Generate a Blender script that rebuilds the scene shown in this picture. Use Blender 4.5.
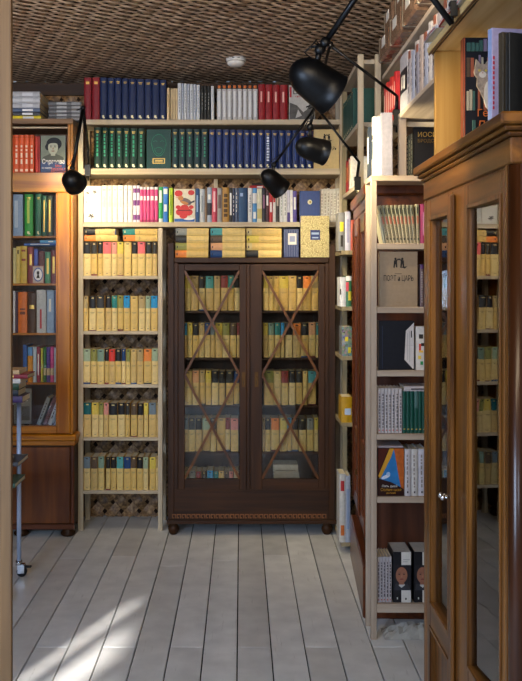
import bpy, math, random
from mathutils import Vector, Matrix, Quaternion
random.seed(7)
S = bpy.context.scene
for o in list(bpy.data.objects): bpy.data.objects.remove(o)
COL = S.collection
PI = math.pi

# ------------------------------------------------------------------ camera, world, lights
F = 900.0; CX, CY, CH = 241.0, 280.0, 1.44
cd = bpy.data.cameras.new('camera'); cam = bpy.data.objects.new('camera', cd); COL.objects.link(cam)
cam.location = (0, 0, CH); cam.rotation_euler = (PI/2, 0, 0)
cd.sensor_width = 36; cd.lens = F/681*36
cd.shift_x = 20/681; cd.shift_y = -60.5/681; cd.clip_start = .05
S.camera = cam
S.view_settings.view_transform = 'Standard'; S.view_settings.look = 'None'
S.view_settings.gamma = 1; S.view_settings.use_curve_mapping = False
S.view_settings.exposure = 0.2

w = bpy.data.worlds.new('world'); S.world = w; w.use_nodes = True
w.node_tree.nodes['Background'].inputs[0].default_value = (.62, .78, 1.0, 1)
w.node_tree.nodes['Background'].inputs[1].default_value = .55

def light(name, kind, loc, power, color, target=None, **kw):
    d = bpy.data.lights.new(name, kind); d.energy = power; d.color = color
    for k, v in kw.items(): setattr(d, k, v)
    o = bpy.data.objects.new(name, d); COL.objects.link(o); o.location = loc
    if target is not None:
        o.rotation_mode = 'QUATERNION'
        o.rotation_quaternion = (Vector(target)-Vector(loc)).to_track_quat('-Z', 'Y')
    return o
sun = light('sun', 'SUN', (-3, 0, 3), 8, (1, .95, .88), None, angle=math.radians(1.2))
sun.rotation_mode = 'QUATERNION'; sun.rotation_quaternion = Vector((1.35, 3.4, -1.85)).to_track_quat('-Z', 'Y')
light('window_light', 'AREA', (-1.8, -.35, 1.65), 100, (.55, .72, 1), (-.3, 3.6, 0), shape='RECTANGLE', size=1.2, size_y=1.2)
light('front_fill_light', 'AREA', (.1, -2.85, 2.2), 40, (.66, .80, 1), (0, 4.0, 1.0), shape='RECTANGLE', size=1.4, size_y=.7)  # added cool fill behind the camera; the front wall has no window
light('overhead_fill_light', 'AREA', (.1, .6, 2.55), 19, (1, .80, .55), (-.1, 5, 1.2), shape='RECTANGLE', size=1.2, size_y=.4)  # added warm frontal fill under the ceiling, without a lamp body
light('left_ceiling_fill', 'SPOT', (-1.5, 2.7, 2.3), 60, (1, .90, .80), (-.2, 4.6, 2.60), spot_size=math.radians(130), spot_blend=.8, shadow_soft_size=.06)  # added fill that brightens the left of the ceiling, no fixture here
light('right_ceiling_fill', 'SPOT', (.40, 2.6, 2.3), 26, (1, .80, .52), (.2, 4.3, 2.65), spot_size=math.radians(120), spot_blend=.8, shadow_soft_size=.06)  # its warm counterpart on the right, also added just to lift the ceiling

# ------------------------------------------------------------------ helpers
def at(px, py, D): return Vector(((px-CX)*D/F, D, CH+(CY-py)*D/F))
def X(px, D): return (px-CX)*D/F
def Z(py, D): return CH+(CY-py)*D/F

def lin(h):
    if isinstance(h, tuple): return h
    h = h.lstrip('#'); c = [int(h[i:i+2], 16)/255 for i in (0, 2, 4)]
    return tuple((v/12.92 if v <= .04045 else ((v+.055)/1.055)**2.4) for v in c)+(1,)

_m = {}
def mat(hexc, rough=.5, metal=0, var=.12, scale=60, name=None, bump=0, spec=.28):
    key = (hexc, rough, metal, var, scale, bump)
    if key in _m: return _m[key]
    m = bpy.data.materials.new(name or 'cover_'+hexc.lstrip('#')); m.use_nodes = True
    nt = m.node_tree; b = nt.nodes['Principled BSDF']
    c = lin(hexc)
    b.inputs['Roughness'].default_value = rough; b.inputs['Metallic'].default_value = metal
    b.inputs['Specular IOR Level'].default_value = spec
    if var:
        tc = nt.nodes.new('ShaderNodeTexCoord'); n = nt.nodes.new('ShaderNodeTexNoise')
        n.inputs['Scale'].default_value = scale; n.inputs['Detail'].default_value = 3
        nt.links.new(tc.outputs['Object'], n.inputs['Vector'])
        r = nt.nodes.new('ShaderNodeValToRGB')
        r.color_ramp.elements[0].position = .3; r.color_ramp.elements[1].position = .7
        r.color_ramp.elements[0].color = tuple(v*(1-var) for v in c[:3])+(1,)
        r.color_ramp.elements[1].color = tuple(min(1, v*(1+var)) for v in c[:3])+(1,)
        nt.links.new(n.outputs['Fac'], r.inputs['Fac']); nt.links.new(r.outputs['Color'], b.inputs['Base Color'])
        if bump:
            bp = nt.nodes.new('ShaderNodeBump'); bp.inputs['Strength'].default_value = bump; bp.inputs['Distance'].default_value = .002
            nt.links.new(n.outputs['Fac'], bp.inputs['Height']); nt.links.new(bp.outputs['Normal'], b.inputs['Normal'])
    else: b.inputs['Base Color'].default_value = c
    _m[key] = m; return m

def wood(name, c0, c1, axis='Z', rough=.45, fine=38, coat=0, knots=False, bump=.15):
    m = bpy.data.materials.new(name); m.use_nodes = True; nt = m.node_tree; b = nt.nodes['Principled BSDF']
    tc = nt.nodes.new('ShaderNodeTexCoord'); mp = nt.nodes.new('ShaderNodeMapping')
    sc = {'X': (1.6, fine, fine), 'Y': (fine, 1.6, fine), 'Z': (fine, fine, 1.6), 'D': (fine, fine, 1.6)}[axis]
    mp.inputs['Scale'].default_value = sc
    if axis == 'D': mp.inputs['Rotation'].default_value = (0, .8, 0)
    n = nt.nodes.new('ShaderNodeTexNoise'); n.inputs['Scale'].default_value = 1; n.inputs['Detail'].default_value = 5
    n.inputs['Distortion'].default_value = .6
    r = nt.nodes.new('ShaderNodeValToRGB'); r.color_ramp.elements[0].position = .32; r.color_ramp.elements[1].position = .68
    r.color_ramp.elements[0].color = lin(c0); r.color_ramp.elements[1].color = lin(c1)
    L = nt.links.new
    L(tc.outputs['Object'], mp.inputs['Vector']); L(mp.outputs['Vector'], n.inputs['Vector']); L(n.outputs['Fac'], r.inputs['Fac'])
    L(r.outputs['Color'], b.inputs['Base Color'])
    b.inputs['Specular IOR Level'].default_value = .32
    b.inputs['Roughness'].default_value = rough; b.inputs['Coat Weight'].default_value = coat; b.inputs['Coat Roughness'].default_value = .15
    bp = nt.nodes.new('ShaderNodeBump'); bp.inputs['Strength'].default_value = bump; bp.inputs['Distance'].default_value = .001
    L(n.outputs['Fac'], bp.inputs['Height']); L(bp.outputs['Normal'], b.inputs['Normal'])
    return m

PINE = wood('pine_upright', '#b5a184', '#d2c2a6', 'Z', .6, 30)
PINEX = wood('pine_board', '#b5a184', '#d2c2a6', 'X', .6, 30)
PINEY = wood('pine_board_lengthwise', '#aa9a84', '#cbbda6', 'Y', .6, 30)
DARKZ = wood('dark_walnut_upright', '#281302', '#432405', 'Z', .55, 30, 0)
DARKX = wood('dark_walnut_rail', '#281302', '#432405', 'X', .55, 30, 0)
MUNT = wood('reddish_muntin', '#4c2a0c', '#73461a', 'Z', .4, 30)
AMBZ = wood('amber_oak_upright', '#8a4c00', '#b87400', 'Z', .42, 26, .08)
AMBX = wood('amber_oak_rail', '#8a4c00', '#b87400', 'X', .42, 26, .08)
AMBD = wood('figured_veneer', '#5a2e0e', '#82491a', 'D', .45, 18, .05)
OAKZ = wood('brown_oak_upright', '#3a1e07', '#80501c', 'Z', .36, 30, .12, bump=.5)
OAKY = wood('brown_oak_rail', '#3a1e07', '#80501c', 'Y', .36, 30, .12, bump=.5)
MAHZ = wood('mahogany_upright', '#47200c', '#703714', 'Z', .35, 30, .35)
MAHY = wood('mahogany_rail', '#47200c', '#703714', 'Y', .35, 30, .35)
MAHS = wood('mahogany_side', '#40200f', '#5c3018', 'Z', .5, 24, .1)
GOLDW = wood('honey_plywood', '#94682c', '#ae8444', 'Z', .5, 30, .1)
GOLDY = wood('honey_board', '#c79f60', '#e2c288', 'Y', .5, 30, .1)
BLACK = mat('#070708', .4, 0, 0, name='black_lacquered_metal')
CHROME = mat('#c9ccd2', .18, 1, 0, name='chrome')
BRASS = mat('#5f4220', .45, .6, .1, name='aged_brass')
STEEL = mat('#b4c2dc', .35, .2, 0, name='blue_grey_tube')
PAGES = mat('#d8ccb0', .8, 0, .1, 220, name='paper_pages')
PAGEG = mat('#a9a6a4', .8, 0, .12, 220, name='grey_paper_pages')
GILT = mat('#d8b05a', .35, .5, 0, name='gilt_lettering')
INK = mat('#26211d', .6, 0, 0, name='dark_ink')
WHITE = mat('#e8e4dc', .5, 0, .04)
RUBBER = mat('#1a1d24', .6, 0, 0, name='dark_rubber')

def glass_mat(ior=1.52, name='window_glass', bs=.12):
    m = bpy.data.materials.new(name); m.use_nodes = True; nt = m.node_tree; nt.nodes.clear()
    o = nt.nodes.new('ShaderNodeOutputMaterial'); mx = nt.nodes.new('ShaderNodeMixShader')
    fr = nt.nodes.new('ShaderNodeFresnel'); fr.inputs['IOR'].default_value = ior
    t = nt.nodes.new('ShaderNodeBsdfTransparent'); t.inputs['Color'].default_value = (.97, .955, .91, 1)
    g = nt.nodes.new('ShaderNodeBsdfGlossy'); g.inputs['Roughness'].default_value = .015
    n = nt.nodes.new('ShaderNodeTexNoise'); n.inputs['Scale'].default_value = 7; n.inputs['Detail'].default_value = 1
    tc = nt.nodes.new('ShaderNodeTexCoord'); bp = nt.nodes.new('ShaderNodeBump')
    bp.inputs['Strength'].default_value = bs; bp.inputs['Distance'].default_value = .004
    L = nt.links.new
    L(tc.outputs['Object'], n.inputs['Vector']); L(n.outputs['Fac'], bp.inputs['Height']); L(bp.outputs['Normal'], g.inputs['Normal'])
    L(fr.outputs[0], mx.inputs[0]); L(t.outputs[0], mx.inputs[1]); L(g.outputs[0], mx.inputs[2]); L(mx.outputs[0], o.inputs[0])
    return m
GLASS = glass_mat(); GLASSR = glass_mat(3.6, 'old_reflective_glass', .05)

class MB:
    def __init__(s): s.v = []; s.f = []; s.mi = []; s.m = []; s.sm = []
    def idx(s, m):
        if m not in s.m: s.m.append(m)
        return s.m.index(m)
    def add(s, vs, fs, m, smooth=False):
        b = len(s.v); s.v += [tuple(v) for v in vs]; i = s.idx(m)
        for f in fs: s.f.append(tuple(b+k for k in f)); s.mi.append(i); s.sm.append(smooth)
        return s
    def box(s, x0, x1, y0, y1, z0, z1, m, bev=0, M=None):
        if x0 > x1: x0, x1 = x1, x0
        if y0 > y1: y0, y1 = y1, y0
        if z0 > z1: z0, z1 = z1, z0
        b = min(bev, (x1-x0)*.4, (y1-y0)*.4, (z1-z0)*.4)
        if b <= 0:
            vs = [(x, y, z) for z in (z0, z1) for y in (y0, y1) for x in (x0, x1)]
            fs = [(0, 2, 3, 1), (4, 5, 7, 6), (0, 1, 5, 4), (2, 6, 7, 3), (0, 4, 6, 2), (1, 3, 7, 5)]
        else:
            # bevelled box: octagonal outline in each axis, via 24 verts
            vs = []; idx = {}
            for sx in (0, 1):
                for sy in (0, 1):
                    for sz in (0, 1):
                        cx, cy, cz = (x0, x1)[sx], (y0, y1)[sy], (z0, z1)[sz]
                        ix, iy, iz = cx+(b, -b)[sx], cy+(b, -b)[sy], cz+(b, -b)[sz]
                        for a, p in (('x', (cx, iy, iz)), ('y', (ix, cy, iz)), ('z', (ix, iy, cz))):
                            idx[(sx, sy, sz, a)] = len(vs); vs.append(p)
            I = lambda x, y, z, a: idx[(x, y, z, a)]
            fs = []
            for a in (0, 1):
                q = [(a, 0, 0), (a, 1, 0), (a, 1, 1), (a, 0, 1)]
                fs.append([I(*k, 'x') for k in (q if not a else q)])
                q = [(0, a, 0), (1, a, 0), (1, a, 1), (0, a, 1)]; fs.append([I(*k, 'y') for k in q])
                q = [(0, 0, a), (1, 0, a), (1, 1, a), (0, 1, a)]; fs.append([I(*k, 'z') for k in q])
                for c in (0, 1):
                    fs.append([I(0, a, c, 'y'), I(1, a, c, 'y'), I(1, a, c, 'z'), I(0, a, c, 'z')])
                    fs.append([I(a, 0, c, 'x'), I(a, 1, c, 'x'), I(a, 1, c, 'z'), I(a, 0, c, 'z')])
                    fs.append([I(a, c, 0, 'x'), I(a, c, 1, 'x'), I(a, c, 1, 'y'), I(a, c, 0, 'y')])
                    for d in (0, 1):
                        fs.append([I(a, c, d, 'x'), I(a, c, d, 'y'), I(a, c, d, 'z')])
            ctr = Vector(((x0+x1)/2, (y0+y1)/2, (z0+z1)/2)); out = []
            for f in fs:
                p = [Vector(vs[k]) for k in f]; nn = (p[1]-p[0]).cross(p[2]-p[0])
                c = sum(p, Vector())/len(p)
                out.append(f if nn.dot(c-ctr) > 0 else f[::-1])
            fs = out
        if M is not None: vs = [M @ Vector(v) for v in vs]
        return s.add(vs, fs, m)
    def tube(s, pts, r, m, n=10, caps=True):
        pts = [Vector(p) for p in pts]; rings = []
        rr = r if isinstance(r, (list, tuple)) else [r]*len(pts)
        up = None
        for i, p in enumerate(pts):
            d = (pts[min(i+1, len(pts)-1)]-pts[max(i-1, 0)]).normalized()
            if up is None: up = Vector((0, 0, 1)) if abs(d.z) < .9 else Vector((1, 0, 0))
            a = d.cross(up).normalized(); b = a.cross(d).normalized(); up = b
            rings.append([p+(a*math.cos(2*PI*k/n)+b*math.sin(2*PI*k/n))*rr[i] for k in range(n)])
        vs = [v for q in rings for v in q]; fs = []
        for i in range(len(pts)-1):
            for k in range(n): fs.append((i*n+k, i*n+(k+1) % n, (i+1)*n+(k+1) % n, (i+1)*n+k))
        if caps: fs += [tuple(range(n))[::-1], tuple((len(pts)-1)*n+k for k in range(n))]
        return s.add(vs, fs, m, True)
    def lathe(s, prof, c, m, n=24, M=None):
        c = Vector(c); vs = []; fs = []
        for r, z in prof:
            for k in range(n): vs.append(Vector((r*math.cos(2*PI*k/n), r*math.sin(2*PI*k/n), z)))
        if M is not None: vs = [M @ v for v in vs]
        vs = [v+c for v in vs]
        for i in range(len(prof)-1):
            for k in range(n): fs.append((i*n+k, i*n+(k+1) % n, (i+1)*n+(k+1) % n, (i+1)*n+k))
        return s.add(vs, fs, m, True)
    def prism(s, poly, y0, y1, m):          # polygon in x,z extruded along y
        n = len(poly); vs = [(x, y0, z) for x, z in poly]+[(x, y1, z) for x, z in poly]
        fs = [tuple(range(n)), tuple(range(2*n-1, n-1, -1))]+[(k, k+n, (k+1) % n+n, (k+1) % n) for k in range(n)]
        return s.add(vs, fs, m)
    def build(s, name, parent=None, loc=(0, 0, 0), rot=None):
        me = bpy.data.meshes.new(name); me.from_pydata(s.v, [], s.f)
        for m in s.m: me.materials.append(m)
        me.polygons.foreach_set('material_index', s.mi); me.polygons.foreach_set('use_smooth', s.sm)
        me.update()
        o = bpy.data.objects.new(name, me); COL.objects.link(o); o.location = loc
        if rot: o.rotation_euler = rot
        if parent: o.parent = parent
        return o

LABELS = {}
def tag(o, label, cat, group=None, kind=None):
    if label:
        n = len(label.split()); assert 4 <= n <= 16, (n, label)
        assert label not in LABELS, label
        LABELS[label] = 1
        o['label'] = label
    if cat: o['category'] = cat
    if group: o['group'] = group
    if kind: o['kind'] = kind
    return o
def thing(name, loc, label, cat, group=None, rot=None):
    o = bpy.data.objects.new(name, None); COL.objects.link(o); o.location = loc; o.empty_display_size = .05
    if rot: o.rotation_euler = rot
    return tag(o, label, cat, group)
def struct(o): o['kind'] = 'structure'; return o
def text(body, size, m, parent, loc, rot=(PI/2, 0, 0), name='title', align='CENTER', bold=0, width=None):
    c = bpy.data.curves.new('t', 'FONT'); c.body = body; c.size = size; c.align_x = align; c.align_y = 'CENTER'
    c.extrude = .0003; c.offset = bold; c.resolution_u = 3
    t = bpy.data.objects.new('t', c); COL.objects.link(t)
    bpy.context.view_layer.update()
    me = bpy.data.meshes.new_from_object(t.evaluated_get(bpy.context.evaluated_depsgraph_get()))
    bpy.data.objects.remove(t); me.materials.clear(); me.materials.append(m)
    o = bpy.data.objects.new(name, me); COL.objects.link(o); o.parent = parent; o.location = loc; o.rotation_euler = rot
    if width and me.vertices:
        xs = [v.co.x for v in me.vertices]; o.scale.x = width/(max(xs)-min(xs))
    return o

ORD = ['zeroth', 'first', 'second', 'third', 'fourth', 'fifth', 'sixth', 'seventh', 'eighth', 'ninth', 'tenth', 'eleventh', 'twelfth',
       'thirteenth', 'fourteenth', 'fifteenth', 'sixteenth', 'seventeenth', 'eighteenth', 'nineteenth', 'twentieth']

# ------------------------------------------------------------------ room
YB = 5.50; CZ = 2.65; XL = -1.95; XR = 1.02; Y0 = -3.0
fb = MB()
PL = [mat(c, .38, 0, .10, 9, bump=.1, name='painted_plank_'+str(i)) for i, c in enumerate(('#dfdfde', '#d7d6d4', '#e5e4e2', '#d0cecb'))]
GAP = mat('#0e0b09', .9, 0, 0, name='floor_gap')
def plank_mat(m):
    nt = m.node_tree; b = nt.nodes['Principled BSDF']; L = nt.links.new
    src = b.inputs['Base Color'].links[0].from_socket
    tc = nt.nodes.new('ShaderNodeTexCoord'); mp = nt.nodes.new('ShaderNodeMapping'); mp.inputs['Scale'].default_value = (30, 2.2, 1)
    n = nt.nodes.new('ShaderNodeTexNoise'); n.inputs['Scale'].default_value = 1.6; n.inputs['Detail'].default_value = 8; n.inputs['Roughness'].default_value = .75
    r = nt.nodes.new('ShaderNodeValToRGB'); r.color_ramp.elements[0].position = .60; r.color_ramp.elements[1].position = .74
    r.color_ramp.elements[0].color = (0, 0, 0, 1); r.color_ramp.elements[1].color = (.55, .55, .55, 1)
    mx = nt.nodes.new('ShaderNodeMix'); mx.data_type = 'RGBA'; mx.inputs['B'].default_value = lin('#6e6252')
    L(tc.outputs['Object'], mp.inputs['Vector']); L(mp.outputs['Vector'], n.inputs['Vector']); L(n.outputs['Fac'], r.inputs['Fac'])
    L(r.outputs['Color'], mx.inputs['Factor']); L(src, mx.inputs['A']); L(mx.outputs['Result'], b.inputs['Base Color'])
for m in PL: plank_mat(m)
fb.box(XL, XR, Y0, YB, -.05, -.012, GAP)
pw = .1325; k0 = int((XL+.0144)/pw)-1
k = k0
while True:
    a = -.0144+k*pw; b = a+pw; k += 1
    if b < XL: continue
    if a > XR: break
    joints = [3.53] if k % 2 else [4.62+.1*math.sin(k), 2.1]
    ys = [Y0]+sorted(joints)+[YB]
    for i in range(len(ys)-1):
        fb.box(max(a, XL)+.0024, min(b, XR)-.0024, ys[i]+.0012, ys[i+1]-.0012, -.02, 0, random.choice(PL), .0012)
struct(fb.build('floor'))

def weave_mat(name, c0, c1, c2, rot, fine):
    m = bpy.data.materials.new(name); m.use_nodes = True; nt = m.node_tree; b = nt.nodes['Principled BSDF']; L = nt.links.new
    tc = nt.nodes.new('ShaderNodeTexCoord'); mp = nt.nodes.new('ShaderNodeMapping'); mp.inputs['Rotation'].default_value = rot
    mp.inputs['Scale'].default_value = fine
    n = nt.nodes.new('ShaderNodeTexNoise'); n.inputs['Scale'].default_value = 1; n.inputs['Detail'].default_value = 4
    r = nt.nodes.new('ShaderNodeValToRGB'); e = r.color_ramp.elements
    e[0].position = .3; e[0].color = lin(c0); e[1].position = .7; e[1].color = lin(c2)
    x = e.new(.5); x.color = lin(c1)
    L(tc.outputs['Object'], mp.inputs['Vector']); L(mp.outputs['Vector'], n.inputs['Vector']); L(n.outputs['Fac'], r.inputs['Fac'])
    L(r.outputs['Color'], b.inputs['Base Color']); b.inputs['Roughness'].default_value = .5
    return m

def weave(org, U, V, N, w, h, dirs, spacings, widths, amp, mats, clip):
    """strips woven over and under; U,V span the surface, N points into the room"""
    mb = MB(); org = Vector(org)
    for di, ang in enumerate(dirs):
        d = Vector((math.cos(ang), math.sin(ang))); p = Vector((-d.y, d.x))
        other = dirs[1-di]; od = Vector((math.cos(other), math.sin(other))); op = Vector((-od.y, od.x))
        R = math.hypot(w, h); spacing = spacings[di]; width = widths[di]; osp = spacings[1-di]
        cen = Vector((w/2, h/2)); n = int(R/spacing/2)+1
        step = osp/abs(d.dot(op))/(2 if osp < .06 else 4)
        for i in range(-n, n+1):
            c = cen+p*(i*spacing); seg = []; ns = int(R/step/2)+2
            base = cen.dot(op)
            for j in range(-ns, ns+1):
                q = c+d*(j*step)
                inside = -.02 <= q.x <= w+.02 and -.02 <= q.y <= h+.02
                if not inside:
                    if len(seg) > 1: _strip(mb, seg, org, U, V, N, p, width, mats[di])
                    seg = []; continue
                ph = (q.dot(op)-base)/osp
                zz = amp*math.cos(PI*(ph+i+di))+random.uniform(-.0004, .0004)
                seg.append((q, zz))
            if len(seg) > 1: _strip(mb, seg, org, U, V, N, p, width, mats[di])
    return mb
def _strip(mb, seg, org, U, V, N, p, width, m):
    vs = []; fs = []; wj = width*random.uniform(.86, 1.06)
    for q, z in seg:
        for k, dz in ((-.5, -.0016), (0, .0016), (.5, -.0016)):
            r = q+p*(k*wj); vs.append(org+U*r.x+V*r.y+N*(z+dz))
    for i in range(len(seg)-1):
        for k in (0, 1): fs.append((i*3+k, i*3+k+1, i*3+k+4, i*3+k+3))
    mb.add(vs, fs, m, True)

VX, VY, VZ = Vector((1, 0, 0)), Vector((0, 1, 0)), Vector((0, 0, 1))
a1 = math.radians(31)
CA = weave_mat('reed_light', '#6e5a48', '#a8907a', '#d6c0a6', (0, 0, -a1), (5, 60, 20))
CB = weave_mat('reed_dark', '#33241a', '#5c4633', '#86694c', (0, 0, -a1), (40, 4, 20))
cm = weave((XL, 3.3, CZ-.012), VX, VY, -VZ, XR-XL, YB-3.3, (a1, a1+math.radians(80)), (.027, .088), (.0225, .045), .0048, (CA, CB), None)
cm.box(XL, XR, Y0, YB, CZ+.004, CZ+.05, mat('#1c110a', .9, 0, .2, 20, name='dark_ceiling_board'))
struct(cm.build('ceiling'))
WA = weave_mat('cane_light', '#5e4226', '#94704a', '#c49c6a', (0, 0, 0), (60, 60, 60))
WB = weave_mat('cane_brown', '#4a321c', '#7c5a36', '#ac8656', (0, 0, 0), (60, 60, 60))
WBACK = mat('#2a1a0f', .9, 0, .3, 14, name='dark_wall_backing')
wm = weave((XL, YB-.018, 0), VX, VZ, -VY, XR-XL, CZ-.02, (math.radians(48), math.radians(132)), (.078, .078), (.057, .057), .012, (WA, WB), None)
wm.box(XL, XR, YB, YB+.08, 0, CZ, WBACK)
wm.box(XL, XR, YB-.05, YB, CZ-.09, CZ-.02, DARKX)
struct(wm.build('wall_back'))
PLASTER = mat('#8d8172', .85, 0, .06, 5, name='plaster')
# left wall with a window opening
wy0, wy1, wz0, wz1 = -1.05, .35, .95, 2.3
lw = MB(); lw.box(XL-.2, XL, Y0, wy0, 0, CZ, PLASTER); lw.box(XL-.2, XL, wy1, YB, 0, CZ, PLASTER)
lw.box(XL-.2, XL, wy0, wy1, 0, wz0, PLASTER); lw.box(XL-.2, XL, wy0, wy1, wz1, CZ, PLASTER)
struct(lw.build('wall_left'))
wf = MB()
for y in (wy0, wy0+.42, wy1-.46, wy1-.06): wf.box(XL-.12, XL-.06, y, y+.06, wz0, wz1, WHITE)
for z in (wz0, wz0+.6, wz1-.06): wf.box(XL-.12, XL-.06, wy0, wy1, z, z+.06, WHITE)
struct(wf.build('window_1'))
struct(MB().box(XR, XR+.1, Y0, YB, 0, CZ, PLASTER).build('wall_right'))
struct(MB().box(XL, XR, Y0-.1, Y0, 0, CZ, PLASTER).build('wall_front'))

# smoke detector
p = at(236, 57, 4.86)
t = thing('smoke_detector', (p.x, p.y, CZ-.018), 'round white plastic smoke detector on the woven ceiling', 'smoke detector')
SDW = mat('#cfccc8', .5, 0, 0, name='white_plastic')
MB().lathe([(.001, -.012), (.052, -.012), (.054, .0), (.054, .012), (0.001, .014)], (0, 0, 0), SDW, 28).build('base', t)
MB().lathe([(.001, -.036), (.034, -.036), (.046, -.028), (.05, -.0122), (.001, -.0122)], (0, 0, 0), SDW, 28).build('cover', t)
MB().box(-.02, .02, -.0525, -.049, -.006, .0, mat('#777777', .5, 0, 0)).build('vent', t)

# ------------------------------------------------------------------ books
def bm(h, var=.10): return mat(h, .42, 0, var, 70)
def spine_grid(mb, W, H, base, pats, bulge):
    us = sorted({0, .12, .3, .5, .7, .88, 1} | {u for q in pats for u in q[:2]}); vs_ = sorted({0, 1} | {v for q in pats for v in q[2:4]})
    pos = lambda u: (u*W, -bulge*(1-(2*u-1)**2))
    for i in range(len(us)-1):
        for j in range(len(vs_)-1):
            uc = (us[i]+us[i+1])/2; vc = (vs_[j]+vs_[j+1])/2; m = base
            for q in pats:
                if q[0] <= uc <= q[1] and q[2] <= vc <= q[3]: m = q[4]
            (xa, ya), (xb, yb) = pos(us[i]), pos(us[i+1]); za, zb = vs_[j]*H, vs_[j+1]*H
            mb.add([(xa, ya, za), (xb, yb, za), (xb, yb, zb), (xa, ya, zb)], [(0, 1, 2, 3)], m)
def spine_book(loc, W, H, dep, base, pats, label, group, rot=(0, 0, 0), name='book', pages=None, parts=True, cat='book', soft=False):
    """book with its spine towards local -Y, standing on z=0, from x=0 to x=W"""
    t = thing(name, loc, label, cat, group, rot)
    tk = min(.0022, W*.12); mb = MB(); bul = min(.004, W*.14) if not soft else .0006
    spine_grid(mb, W, H, base, pats, bul)
    # spine back and top caps
    top = []
    for z, fl in ((H, 1), (0, 0)):
        pts = [(u*W, -bul*(1-(2*u-1)**2), z) for u in (0, .12, .3, .5, .7, .88, 1)]+[(W, tk, z), (0, tk, z)]
        mb.add(pts, [tuple(range(len(pts)))[::(1 if fl else -1)]], base)
    mb.box(0, tk, 0, dep, 0, H, base); mb.box(W-tk, W, 0, dep, 0, H, base); mb.box(tk, W-tk, tk*.2, tk, 0, H, base)
    mb.build('cover', t)
    MB().box(tk, W-tk, tk, dep-.003, .002, H-(.003 if not soft else .0008), pages or PAGES).build('page_block', t)
    return t

def sp_marks(m, v0, v1, u0=.38, u1=.62, n=8, seed=0):
    r = random.Random(seed); out = []; v = v0
    while v < v1:
        l = r.uniform(.4, 1)*(v1-v0)/n; out.append((u0, u1, v, min(v+l, v1), m)); v += l+(v1-v0)/n*.35
    return out
BAND = {'black': '#1f1c1a', 'charcoal': '#33302a', 'grey': '#8a8a80', 'slate': '#6d7c84', 'teal': '#2f7f78', 'dark teal': '#0f5a5c', 'turquoise': '#4f9a96',
        'blue': '#2b8ec0', 'navy': '#20406e', 'olive': '#8c8a45', 'sage': '#9fae8c', 'grey-green': '#7b927c', 'orange': '#e8873a', 'red': '#c8362a',
        'maroon': '#8c3a33', 'pink': '#e0696b', 'pale pink': '#dc9080', 'yellow': '#d9bf52', 'tan': '#b49a66', 'brown': '#5d4a36', 'peach': '#dba070'}
CREAM = '#e2cd96'
_rc = {}
def label_for(look, cnt, tot, where, side='left'):
    if tot == 1: return f'{look}, {where}'
    if cnt == tot and tot > 12: return f'{look}, rightmost such, {where}'
    return f'{look}, {ORD[cnt]} such from {side}, {where}'
def series_book(band, loc, W, H, where, group, cnt, tot, rot=(0, 0, 0), seed=0, dep=.135, lying=False):
    r = random.Random(seed)
    body = r.choice(['#dfbf74', '#d8b466', '#e2c684', '#d2b06c'])
    if band == 'cream': pats = [(.3, .7, .93, .96, INK)]; look = 'cream-spined book without band'
    else:
        pats = [(0, 1, .65, 1, bm(BAND[band])), (.32, .68, .925, .96, mat('#c9b070', .5, 0, 0) if band in ('black', 'charcoal', 'navy', 'dark teal', 'brown', 'teal') else INK)]
        look = f'cream book with {band} band'
    pats += [(.2, .8, .52, .535, mat('#a38c5c', .6, 0, 0)), (.3, .7, .5, .51, mat('#a38c5c', .6, 0, 0)), (.35, .65, .06, .075, mat('#8d7a55', .6, 0, 0))]
    if r.random() < .25: pats.append((0, 1, 0, r.uniform(.02, .05), bm(r.choice(['#7a2c30', '#35507c', '#6a2a2a', '#40403c']))))
    return spine_book(loc, W, H, dep, bm(body), pats, label_for(look, cnt, tot, where), group, rot, 'series_volume')
def series_row(spec, conv, ytop, ztop_shelf, D, where, group, dep=.135):
    """spec: (x0, x1, band) in zoomed units; conv turns them into photo pixels"""
    tot = {}; cnt = {}
    for a, b, c in spec: tot[c] = tot.get(c, 0)+1
    for i, (a, b, c) in enumerate(spec):
        cnt[c] = cnt.get(c, 0)+1
        d = D+random.uniform(-.003, .006)
        x0, x1 = max(X(conv(a), d), -.9068 if conv(a) < 100 else -9), min(X(conv(b), d), -.478 if conv(a) < 159 else 9); H = Z(ytop, d)-ztop_shelf-random.uniform(0, .005)
        ov = 0 if i == 0 else max(0, prev-x0); x0 += ov
        W = x1-x0-.0012; prev = x1
        series_book(c, (x0, d, ztop_shelf+.0003), W, H, where, group, cnt[c], tot[c], seed=hash((int(a), ytop)) % 9999, dep=dep)

# ---------------- back pine rack (wide shelves above, narrow rack at left)
D = 5.17; DR = D+.25
rk = thing('pine_bookcase', (X(80.5, D), D, 0), 'pale pine shelving along the back wall with a narrow left bay', 'bookcase')
ox, oy = rk.location.x, rk.location.y
def rel(mb_fn): pass
def rbox(name, x0, x1, y0, y1, z0, z1, m, root, bev=.0015):
    l = root.location; return MB().box(x0-l.x, x1-l.x, y0-l.y, y1-l.y, z0-l.z, z1-l.z, m, bev).build(name, root)
ZT1, ZT2, ZT3 = Z(119.5, D), Z(168.5, D), Z(222, D)
for (a, b, zt, y0p) in ((78, 83, Z(118, D), 0), (158, 162.5, Z(228, D), 0)):
    rbox('upright', X(a, D), X(b, D), D-.001, D+.03, 0, zt, PINE, rk)
    rbox('upright', X(a, D), X(b, D), DR-.02, DR+.01, 0, zt, PINE, rk)
rbox('upright', X(340, D), X(345, D), D-.001, D+.03, .0, Z(87, D), PINE, rk)
rbox('upright', X(340, D), X(345, D), DR-.02, DR+.01, .0, Z(87, D), PINE, rk)
rbox('upright', X(211, D)+.01, X(215, D)+.01, DR-.02, DR+.01, Z(222, D), Z(118, D), PINE, rk)
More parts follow.
